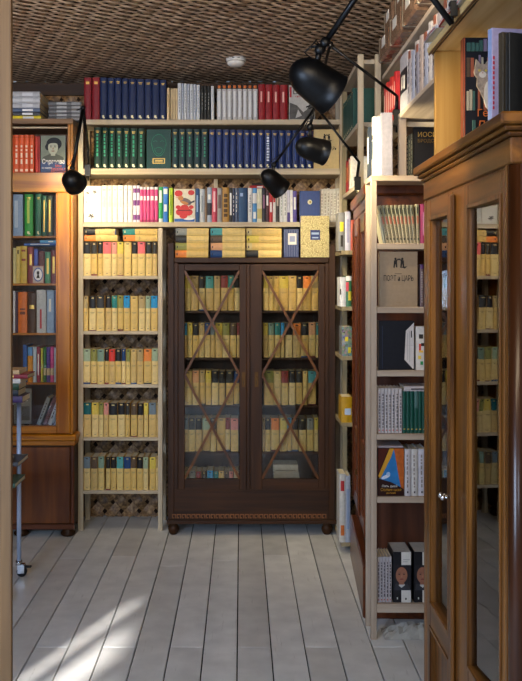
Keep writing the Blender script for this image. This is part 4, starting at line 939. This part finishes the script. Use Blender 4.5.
# shelf 4
it = []
xs = [378, 381.3, 385, 388.4, 391.8, 395.4, 399.2, 402.6]
BK = mat('#40383c', .6, 0, 0)
for i in range(7): it.append((xs[i], xs[i+1]-.25, 388.5, '#b9afac', sp_marks(BK, .12, .88, .35, .75, 11, i)+[(.3, .7, .05, .08, bm('#a83c30'))], 'white slim spine with black lettering'))
xs = [402.9, 406.7, 410.6, 414.5, 418.6, 422.4, 426.2]
for i in range(6): it.append((xs[i], xs[i+1]-.35, 391.5, '#12483a', [(.25, .75, .08, .11, GILT)]+([(0, 1, .6, 1, bm('#4a6a64'))] if i == 3 else []), 'dark green slim volume'))
plain_row(it, RS[3], dp, 'fourth shelf of right pine rack', 'slim volumes in the right pine rack', .12)
lie(None, 404, 432, Z(391.2, dp), .02, dp-.003, '', None, 'white book lying on the green volumes in right pine rack', base=bm('#bdb2b0'), pats=[(.3, .6, .1, .75, BK)], dep=.12)
# shelf 5
l = (X(377.6, dp), dp-.002, RS[4]+.0003); Wd = X(404, dp)-X(377.6, dp); H = Z(448, dp)-RS[4]
t = cover_book(l, Wd, H, .02, bm('#2c120c'), 'face-out book with blue sky between orange rocks cover')
OR = mat('#b0571c', .6, 0, .25, 50); YE = bm('#c8902a')
art(t, [([(Wd*.6, H*.99), (Wd*.99, H*.99), (Wd*.99, H*.14), (Wd*.85, H*.2), (Wd*.78, H*.45), (Wd*.7, H*.7)], OR),
        ([(Wd*.05, H*.36), (Wd*.62, H*.97), (Wd*.7, H*.72), (Wd*.78, H*.45), (Wd*.88, H*.18), (Wd*.5, H*.29)], mat('#2a6fa8', .5, 0, .15, 30)),
        ([(Wd*.02, H*.42), (Wd*.45, H*.99), (Wd*.62, H*.99), (Wd*.5, H*.8), (Wd*.1, H*.36)], YE), ([(.0015, H*.46), (.0015, H*.99), (Wd*.42, H*.99)], bm('#4a1c10')),
        (ell(Wd*.3, H*.4, Wd*.18, H*.035, 12, .4), mat('#c8d0dc', .6, 0, .1)), (ell(Wd*.4, H*.46, Wd*.08, H*.04, 10, 1.), mat('#9ab4d0', .6, 0, .1))])
text('Пять дней', Wd*.12, WHITE, t, (Wd*.45, -.0016, H*.205))
text('Солнечная', Wd*.15, YE, t, (Wd*.5, -.0016, H*.13)); text('долина', Wd*.1, YE, t, (Wd*.5, -.0016, H*.065))
lie(None, 376.9+.6, 403, Z(448, dp)+.0008, .009, dp-.001, '', None, 'thin grey booklet lying on the sky-cover book in right pine rack', base=bm('#9a8e90'), dep=.12)
it = []
for i, (a, b, c) in enumerate(((404.7, 411, '#bdb4b4'), (411.5, 418, '#c4bcb4'), (418.5, 426, '#bab4b8'))): it.append((a, b, 449, c, sp_marks(mat('#807670', .6, 0, 0), .45, .88, .3, .5, 5, i)+sp_marks(mat('#807670', .6, 0, 0), .18, .4, .35, .55, 3, i)+[(.35, .6, .06, .1, BK)], 'thick pale spine with grey lettering'))
plain_row(it, RS[4], dp, 'fifth shelf of right pine rack', 'pale volumes in the right pine rack', .12, 'book')
# shelf 6
it = [(377.4+i*2.95, 380+i*2.95, 557, '#b2a8a8', sp_marks(BK, .12, .88, .3, .75, 11, i+20)+[(.3, .7, .04, .07, bm('#a83c30'))], 'white thin spine with black lettering') for i in range(5)]
plain_row(it, RS[5], dp, 'bottom shelf of right pine rack', 'slim volumes at the foot of the right pine rack', .12)
SKN = mat('#94614a', .6, 0, .08)
def face_volume(x0, W, label):
    H = Z(552, dp)-RS[5]; wh = mat('#cfc8be', .5, 0, .03)
    t = spine_book((X(x0, dp), dp, RS[5]+.0003), W, H, .14, bm('#1c1b1e'), [(.45, .98, .0, .24, wh), (.45, .98, .74, 1, wh)], label, 'black portrait volumes in the right pine rack', soft=True, pages=PAGEG)
    sh = face(t, W*.46, H*.54, W*.4, SKN, mat('#5c4a40', .6, 0, 0), coat=None, bald=True)
    mb = MB()
    art(t, [(rect(W*.02, W*.98, H*.2401, H*.7399), bm('#242226')), ([(W*.05, H*.242), (W*.12, H*.37), (W*.8, H*.37), (W*.95, H*.242)], bm('#34343a')), ([(W*.3, H*.335), (W*.46, H*.29), (W*.65, H*.345), (W*.6, H*.37), (W*.34, H*.36)], mat('#b8b4b0', .6, 0, 0))]+sh, 'portrait').location.y = -.0006
    art(t, [(rect(W*.2, W*.26, H*.06, H*.1), wh), (rect(W*.66, W*.74, H*.05, H*.09), INK), (rect(W*.55, W*.9, H*.84, H*.855), LG), (rect(W*.55, W*.8, H*.80, H*.812), LG)], 'lettering').location.y = -.0006
face_volume(393.2, X(411.3, dp)-X(393.2, dp), 'black volume with smiling bald man portrait, left of two in pine rack')
face_volume(414.3, X(432.4, dp)-X(414.3, dp), 'black volume with smiling bald man portrait, partly hidden at right')
# plastic bag under the rack
mb = MB(); r = random.Random(3)
nx, ny = 14, 8; vs = []; fs = []
for j in range(ny):
    for i in range(nx):
        u, v = i/(nx-1), j/(ny-1); h = .055*math.sin(PI*u)**.5*math.sin(PI*v)**.5*(1+.5*r.uniform(-1, 1)) if 0 < i < nx-1 and 0 < j < ny-1 else .001
        vs.append((u*.26, v*.12, max(.001, h*.6)))
for j in range(ny-1):
    for i in range(nx-1): k = j*nx+i; fs.append((k, k+1, k+nx+1, k+nx))
mb.add(vs, fs, mat('#a8a49c', .3, 0, .1), False)
t = mb.build('plastic_bag', None, (X(385, DP), DP+.0, .0)); tag(t, 'crumpled translucent plastic sheet on the floor under the right pine rack', 'plastic bag')

# books on top of the rack
zt = ZPT
t = side_book(X(373.5, 3.66), 3.70, zt, .055, .245, .076, '#c2beba', [(.2, .8, .3, .6, mat('#3a4a5c', .5, 0, 0)), (.2, .8, .62, .7, INK)], 'thick white book with dark lettering standing atop right pine rack', rz=.0)
# same book seen from its front: page edge side
t = cover_book((X(373.6, 3.60)+.03, 3.60, zt+.0003), .045, .252, .028, bm('#8f8c96'), 'grey-edged tall book standing in front atop right pine rack', pages=PAGEG)
t = side_book(X(370, 3.72), 3.79, zt, .04, .22, .1, '#2c3440', [(.1, .9, .3, .8, WHITE)], 'dark blue and white book at back corner atop right pine rack')
l = (X(414, 3.66), 3.66, zt+.0003); Wd, H = .15, .205
t = cover_book(l, Wd, H, .03, bm('#17161a'), 'black face-out book with gold Cyrillic title atop right pine rack')
text('ИОСИФ', .027, GILT, t, (.014, -.0004, H-.033), align='LEFT'); text('БРОДСКИЙ', .019, mat('#8a6a30', .5, .3, 0), t, (.014, -.0004, H-.058), align='LEFT')
for i, c in enumerate(('#3c3c40', '#58605c', '#6a6a5c')):
    spine_book((X(406.2, 3.68)+i*.009, 3.68, zt+.0003), .0082, .16+.01*i, .1, bm(c), sp_marks(mat('#a8a490', .5, 0, 0), .1, .9, n=8, seed=i), f'{["charcoal", "grey-green", "khaki"][i]} thin spine between post and black book atop pine rack', None)

# ------------------------------------------------------------------ upper shelves along the right wall
UX = .636; ZB, ZA = 2.11, 2.36
us = thing('wall_shelves', (UX, 2.55, ZB), 'long pine wall shelves above the right pine rack', 'shelf')
PG = wood('greyed_pine_board', '#9c8c7c', '#beb0a0', 'Y', .6, 34)
for z in (ZB, ZA): rbox('shelf', UX, XR-.01, 2.52, 4.05, z-.018, z, PG, us)
rbox('upright', UX, UX+.03, 3.62, 3.65, ZPT+.0005, ZB-.0185, PR, us)
rbox('upright', UX+.3, UX+.33, 3.62, 3.65, ZPT+.0005, ZB-.0185, PR, us)
rbox('rail', UX+.03, UX+.3, 3.64, 3.65, ZB-.05, ZB-.03, PINEX, us)
G6 = 'books on the long right wall shelf'
y = 4.045
for i in range(6):
    side_book(UX+.008, y, ZB, .05, .19+.008*(i % 2), .13, ['#c03030', '#d04438', '#b42a30'][i % 3], [(.3, .7, .3, .8, mat('#e8c8b8', .5, 0, 0))], f'red volume, {ORD[i+1]} from far end of right wall shelf', G6); y -= .052
y = 3.62
side_book(UX+.004, y, ZB, .16, .215, .17, '#a9a7ae', [(0, 1, .3, .72, bm('#232026')), (.3, .4, .38, .62, WHITE), (.5, .6, .38, .62, WHITE), (.65, .75, .35, .6, WHITE)], 'thick grey book with black label band on right wall shelf', G6); y -= .165
for i in range(16):
    W = [.05, .04, .06, .045][i % 4]
    side_book(UX+.006+.004*(i % 3), y, ZB, W, [.2, .19, .21, .185, .205][i % 5], .14, ['#8e8a90', '#7e8498', '#a09c9e', '#70707e', '#968a88'][i % 5], sp_marks(BK, .2, .8, .3, .6, 4, i)+([(0, 1, .85, 1, bm('#7a4a3c'))] if i % 3 == 0 else []),
              f'whitish book, {ORD[i+1]} after the thick grey one on right wall shelf', G6); y -= W+.0015
# wrapped packages
def package(x, y, z, w, dd, h, lab, rz=0):
    t = thing('wrapped_package', (x, y, z+.0004), lab, 'package', 'wrapped packages on the top right shelf', (0, 0, rz))
    BR = mat('#6b5342', .25, 0, .45, 22, bump=.6, name='shrink_wrapped_brown')
    MB().box(0, w, 0, dd, 0, h, BR, .008).build('bundle', t)
    MB().box(-.0012, 0, dd*.35, dd*.65, h*.45, h*.85, mat('#b8b6b2', .5, 0, 0)).build('paper_label', t)
    MB().box(w*.08, w*.25, -.0012, 0, h*.4, h*.85, mat('#b8b6b2', .5, 0, 0)).build('paper_label', t)
    MB().box(-.001, w+.001, dd*.84, dd*.88, -.0003, h+.001, mat('#7a7264', .3, 0, 0)).build('strap', t)
k = 0
for y, n_ in ((3.60, 2), (3.33, 2), (3.06, 2), (2.79, 1)):
    for j in range(n_):
        nm = ['farthest', 'second farthest', 'second nearest', 'nearest'][k]
        package(UX-.045+.012*(j % 2), y, ZA+j*.1045, .26, .24, .10, f'brown shrink-wrapped package, {["lower", "upper"][j] if n_ > 1 else "single"} one of {nm} pile on top right shelf', .02*(-1)**j)
    k += 1

# ------------------------------------------------------------------ foreground oak cabinet at right
OX = .51; OY0, OY1 = 1.70, 2.51; OXB = .96; OZT = 1.755
oc = thing('oak_cabinet', (OX, OY0, 0), 'tall brown oak display cabinet with two glass doors in the right foreground', 'cabinet')
lo = oc.location
def ob(name, x0, x1, y0, y1, z0, z1, m, bev=.002): return rbox(name, x0, x1, y0, y1, z0, z1, m, oc, bev)
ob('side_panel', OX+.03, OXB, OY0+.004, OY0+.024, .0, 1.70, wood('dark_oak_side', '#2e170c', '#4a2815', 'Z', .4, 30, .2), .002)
ob('side_panel', OX+.03, OXB, OY1-.022, OY1, .0, 1.70, OAKZ)
ob('back_panel', OXB-.014, OXB, OY0+.025, OY1-.023, .05, 1.70, MAHS)
mb = MB()
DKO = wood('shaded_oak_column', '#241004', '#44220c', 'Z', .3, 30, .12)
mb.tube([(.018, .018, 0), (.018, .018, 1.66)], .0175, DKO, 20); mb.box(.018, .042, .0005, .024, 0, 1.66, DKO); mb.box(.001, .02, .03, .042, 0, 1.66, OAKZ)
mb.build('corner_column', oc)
mb = MB(); mb.box(0, .03, OY1-OY0-.03, OY1-OY0, 0, 1.66, OAKZ, .003); mb.build('stile', oc)
mb = MB(); mb.box(0.002, .03, .043, OY1-OY0-.031, 1.63, 1.66, OAKY, .002); mb.box(-.001, OXB-OX, -.001, OY1-OY0+.001, 1.6605, 1.712, OAKY, .003)
mb.build('frieze', oc)
mb = MB()
for i, (e, z0, z1) in enumerate(((.008, 1.7122, 1.722), (.016, 1.7222, 1.732), (.026, 1.7322, OZT))): mb.box(-e, OXB-OX, -e, OY1-OY0+e, z0, z1, OAKY, .004)
mb.build('cornice', oc)
mb = MB(); mb.box(-.006, OXB-OX, .0, OY1-OY0, .0, .08, OAKY, .004); mb.build('plinth', oc)
ob('bottom_board', OX+.03, OXB-.015, OY0+.025, OY1-.023, .06, .08, MAHY)
for z in (.58, .95, 1.3): ob('shelf', OX+.16, OXB-.015, OY0+.025, OY1-.023, z-.018, z, MAHY)
def odoor(y0, y1, g0, g1, tiltg, ast, knob, rec=.016):
    """y0 near, y1 far; g0,g1 glass opening"""
    q = lambda v: v-OY0
    mb = MB(); zt_, zb_ = 1.655, .09; gt, gb = 1.60, .575
    mb.box(0, .03, q(y0), q(g0), zb_, zt_, OAKZ, .003); mb.box(0, .03, q(g1), q(y1), zb_, zt_, OAKZ, .003)
    mb.box(0, .03, q(g0), q(g1), gt, zt_, OAKY, .002); mb.box(0, .03, q(g0), q(g1), .50, gb, OAKY, .002); mb.box(0, .03, q(g0), q(g1), zb_, .16, OAKY, .002)
    mb.box(.012, .02, q(g0), q(g1), .16, .50, OAKZ)
    # raised mouldings round glass and panel
    for (za, zb2) in ((gb, gt), (.16, .50)):
        e = .009
        for (ya, yb, z0, z1) in ((g0-e, g0, za-e, zb2+e), (g1, g1+e, za-e, zb2+e), (g0, g1, zb2, zb2+e), (g0, g1, za-e, za)):
            mb.box(-.003, 0, q(ya), q(yb), z0, z1, OAKZ, .001)
        for (ya, yb, z0, z1) in ((g0, g0+.006, za, zb2), (g1-.006, g1, za, zb2), (g0+.006, g1-.006, zb2-.006, zb2), (g0+.006, g1-.006, za, za+.006)):
            pass
    d_ = mb.build('door', oc)
    if ast: MB().box(-.012, -.0003, q(ast)-.016, q(ast)+.018, .10, 1.645, OAKZ, .005).build('astragal', d_)
    g = MB().box(-.0012, .0012, -(g1-g0)/2-.008, (g1-g0)/2+.008, gb-.005, gt+.005, GLASSR).build('glass_pane', d_, (rec, q((g0+g1)/2), 0), (0, 0, tiltg))
    if knob:
        m3 = MB()
        for dy in (-.012, .012):
            m3.tube([(-.012, q(knob)+dy, .92), (-.022, q(knob)+dy, .92)], .0035, CHROME, 10)
            m3.lathe([(.001, -.007), (.005, -.005), (.0072, 0), (.005, .005), (.001, .007)], (-.027, q(knob)+dy, .92), CHROME, 14)
        m3.build('knob', d_)
odoor(OY0+.044, 2.165, 1.772, 2.02, math.radians(3.7), 2.15, 2.165, .018)
odoor(2.17, OY1-.031, 2.215, 2.42, math.radians(.5), None, None)
t = thing('wall_socket', (OX+.03+.003, OY0+.0035, .83), 'white plastic socket plate on the dark end of the oak cabinet', 'socket')
MB().box(0, .08, -.012, 0, 0, .085, mat('#d8d8dc', .4, 0, 0), .004).build('plate', t); MB().lathe([(.02, 0), (.018, -.003), (.001, -.003)], (.04, -.0122, .0425), mat('#b8b8bc', .4, 0, 0), 18, Matrix.Rotation(-PI/2, 3, 'X')).build('outlet', t)

# near shelf unit on the oak cabinet
nu = thing('box_shelf', (.527, OY0, OZT), 'honey-coloured open shelf unit standing on the oak cabinet', 'shelf')
NB = 2.062
rbox('side_panel', .527, OXB, 2.44, 2.458, OZT+.0005, NB-.0002, GOLDW, nu)
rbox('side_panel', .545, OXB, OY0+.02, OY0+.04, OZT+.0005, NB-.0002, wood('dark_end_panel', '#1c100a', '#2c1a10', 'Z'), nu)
rbox('shelf', .512, OXB, OY0+.0, 2.475, NB, NB+.018, GOLDY, nu, .003)
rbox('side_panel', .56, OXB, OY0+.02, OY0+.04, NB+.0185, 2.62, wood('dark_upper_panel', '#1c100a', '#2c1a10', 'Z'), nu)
MLD = wood('brown_edge_moulding', '#4a2c14', '#6a4424', 'Y')
rbox('edge_moulding', .5145, .5185, OY0+.001, 2.474, NB-.006, NB-.0003, MLD, nu, .001)
rbox('edge_moulding', .5235, .5262, OY0+.001, 2.474, NB-.005, NB-.0003, MLD, nu, .001)
rbox('back_panel', OXB-.01, OXB, OY0+.041, 2.439, OZT+.0005, NB-.0002, GOLDW, nu)
rbox('side_panel', .62, OXB, 2.44, 2.458, NB+.0185, 2.62, GOLDW, nu)
# flat magazines on the shelf edge
for i, (c, yy, th) in enumerate((('#c9c4c0', 2.435, .008), ('#b83430', 2.283, .007), ('#d0c8c4', 2.12, .009), ('#a02c2c', 1.95, .007))):
    t = spine_book((.497+.004*i, yy, NB+.0186), .15, th, .2, bm(c), [(.1, .9, .3, .7, WHITE if i % 2 else bm('#b83430'))], f'{["white", "red", "pale", "dark red"][i]} magazine lying on edge of honey shelf unit, {ORD[i+1]} from back', 'magazines on the honey shelf unit', (0, 0, -PI/2), name='magazine')
# cat book
l = (X(463.5, 2.24), 2.24, OZT+.0004); Wd, H = .2, .288
t = cover_book(l, Wd, H, .03, bm('#15161c'), 'dark face-out book with grey cat among books cover on the oak cabinet', spine=bm('#7c3c24'))
mats_ = [bm(c) for c in ('#6a5a48', '#8a4a34', '#3c5a50', '#a89a80', '#7a6a7c', '#544030')]
sh = [(rect(.0005, .004, .0, H), bm('#9c4a2c'))]; r = random.Random(5)
for (z0, z1) in ((H*.66, H*.86), (H*.37, H*.57), (H*.88, H*.985), (H*.1, H*.3)):
    x = .008
    while x < (Wd-.02 if z0 > H*.2 else .026):
        w_ = r.uniform(.006, .012)
        if r.random() < .8: sh.append((rect(x, x+w_*.8, z0, z1-r.uniform(0, .012)), r.choice(mats_)))
        x += w_
CT = mat('#8c7c6c', .7, 0, .35, 90); CTL = mat('#c8beb0', .7, 0, .1)
cx_ = .046
sh += [([(cx_-.014, H*.58), (cx_-.012, H*.72), (cx_+.05, H*.74), (cx_+.05, H*.42), (cx_+.01, H*.42)], CT), (ell(cx_, H*.70, .021, .019, 16), CT), ([(cx_-.019, H*.73), (cx_-.016, H*.81), (cx_-.004, H*.76)], CT), ([(cx_+.004, H*.76), (cx_+.016, H*.81), (cx_+.019, H*.73)], CT),
       (ell(cx_, H*.675, .009, .008, 12), CTL), (ell(cx_-.008, H*.71, .0035, .003, 8), mat('#b4a04c', .4, 0, 0)), (ell(cx_+.008, H*.71, .0035, .003, 8), mat('#b4a04c', .4, 0, 0)), (ell(cx_, H*.69, .002, .0016, 6), bm('#a06058')), (ell(cx_+.014, H*.5, .011, .035, 12), CTL)]
art(t, sh)
OT = mat('#c8682c', .5, 0, 0)
text('Георгий', .025, OT, t, (.031, -.0085, H*.34), align='LEFT'); text('ДАНЕЛИЯ', .029, OT, t, (.031, -.0085, H*.235), align='LEFT')
# lavender book & neighbours
t = cover_book((X(492, 1.98), 1.98, OZT+.0004), .15, .24, .022, bm('#a89ab4'), 'lavender book with red title specks standing on the oak cabinet', rot=(0, 0, .16), spine=bm('#8fa0c8'))
art(t, [(rect(.022, .027, .05, .08), bm('#b02030')), (rect(.022, .027, .14, .15), bm('#b02030'))]+[(rect(.002, .0055, .06+.011*k, .067+.011*k), bm('#b02030')) for k in range(11)], 'lettering')
t = cover_book((X(503, 1.86), 1.86, OZT+.0004), .15, .198, .016, bm('#3c3428'), 'dark brown thin book in front of the lavender one', rot=(0, 0, .35))
t = cover_book((X(509.5, 1.79), 1.79, OZT+.0004), .15, .178, .014, bm('#20201f'), 'black thin book nearest the camera on the oak cabinet', rot=(0, 0, .3), pages=PAGEG)

# ------------------------------------------------------------------ lamps
def lamp(headc, axis, R, L, elbows, clamp, label, power, spread=100, back=None, wr=.006, cs=1):
    """headc: centre of the shade; axis: direction the opening faces; elbows: points from shade to clamp"""
    t = thing('clip_lamp', clamp, label, 'lamp', 'black clamp spot lamps')
    ax = Vector(axis).normalized(); q = ax.to_track_quat('Z', 'Y').to_matrix()
    c = Vector(headc)-Vector(clamp)
    prof = [(.001, -L/2)]+[(R*.9*math.sin(k/8*PI/2), -L/2+L*.5*(1-math.cos(k/8*PI/2))) for k in range(1, 9)]+[(R*.95, L*.2), (R, L/2), (R*1.03, L/2), (R*1.03, L/2+.002)]
    inner = [(max(.001, r*.955), z+.002) for r, z in prof[::-1]]
    MB().lathe(prof+inner, c, BLACK, 32, q).build('lamp_shade', t)
    bulb = MB().lathe([(.001, -.03), (.012, -.028), (.013, -.005), (.022, .012), (.016, .026), (.001, .03)], c+ax*(-.005), BULB, 16, q).build('bulb', t)
    pts = [Vector(e)-Vector(clamp) for e in elbows]
    b = c+(-ax)*(L*.28)
    # short neck onto the shade
    nk = MB(); side = (pts[0]-c).normalized(); nk.tube([c+side*R*.75, pts[0]], .0075, BLACK, 10); nk.lathe([(.001, -.01), (.013, -.01), (.013, .01), (.001, .01)], pts[0], BLACK, 14, Matrix.Rotation(PI/2, 3, 'X')); nk.build('swivel_joint', t)
    for i in range(len(pts)-1): MB().tube([pts[i], pts[i+1]], wr, BLACK, 10).build('arm', t)
    for p_ in pts[1:-1]:
        kn = MB(); kn.lathe([(.001, -.012), (.012, -.012), (.012, .012), (.001, .012)], p_, BLACK, 14, Matrix.Rotation(PI/2, 3, 'X'))
        kn.tube([p_, p_+Vector((-.035, 0, -.012))], .003, BLACK, 6); kn.build('elbow_joint', t)
    cm_ = MB(); e = pts[-1]; k_ = cs; cm_.tube([e, (0, 0, .018*k_)], .007*k_, BLACK, 10); cm_.box(-.016*k_, .016*k_, -.02*k_, .012*k_, .003*k_, .022*k_, BLACK, .002); cm_.box(-.016*k_, .016*k_, -.022*k_, -.0185*k_, -.045*k_, .02*k_, BLACK, .001); cm_.tube([(0, -.0, -.07*k_), (0, 0, -.035*k_)], .004*k_, BLACK, 8); cm_.box(-.014*k_, .014*k_, -.02*k_, .01*k_, -.045*k_, -.040*k_, BLACK, .001)
    cm_.build('clamp', t)
    # cable loop
    p0 = pts[0]; mid = (p0+c)/2+Vector((-.03, -.02, .025)); cb_ = MB(); P = [c+side*R*.8, mid, p0+Vector((-.01, -.012, .02)), p0+(pts[min(1, len(pts)-1)]-p0)*.2+Vector((0, -.008, 0))]
    cb_.tube(P, .0022, BLACK, 6).build('cable', t)
    ld = bpy.data.lights.new('lamp_light', 'SPOT'); ld.energy = power; ld.color = (1, .83, .50); ld.spot_size = math.radians(spread); ld.spot_blend = .6; ld.shadow_soft_size = .03
    lo_ = bpy.data.objects.new('lamp_light', ld); COL.objects.link(lo_); lo_.parent = t; lo_.location = c+ax*.045
    lo_.rotation_mode = 'QUATERNION'; lo_.rotation_quaternion = ax.to_track_quat('-Z', 'Y')
    return t
BULB = bpy.data.materials.new('lit_bulb'); BULB.use_nodes = True; b_ = BULB.node_tree.nodes['Principled BSDF']
b_.inputs['Emission Color'].default_value = (1, .8, .5, 1); b_.inputs['Emission Strength'].default_value = 6
h = at(312.5, 80, 2.2)
lamp(h, (.84, .30, -.52), .054, .126, [at(320, 50, 2.2), at(325, 43, 2.2), at(392, -55, 2.15), at(452, 24, 2.11)], (X(453, 2.11), 2.11, NB+.0185), 'largest black clamp lamp hanging in front of the ceiling', 9, 120, wr=.0075, cs=.55)
lamp(at(310.5, 148.5, 3.5), (.92, .30, -.22), .050, .125, [at(310, 127, 3.5), at(315, 104, 3.5), at(330, 45, 3.5), at(397, 96, 3.665)], (UX-.002, 3.668, ZB+.001), 'middle-sized black lamp below the largest lamp', 20, 130)
lamp(at(272, 180.5, 4.35), (.68, .50, -.6), .053, .135, [at(274, 165, 4.35), at(316, 106, 4.3), at(359, 162, 4.29)], (XE-.008, 4.395, 1.921), 'smallest black lamp of the hanging trio, above yellow stacks', 22, 140)
lamp(at(72, 180, 4.75), (.25, .88, -.38), .061, .10, [at(72.5, 168, 4.75), at(83, 108, 4.85), at(88, 150, 5.10)], (X(88, D), D+.006, ZT2+.0), 'black clamp lamp on the left pine upright near the amber bookcase', 12, 150, wr=.0095)
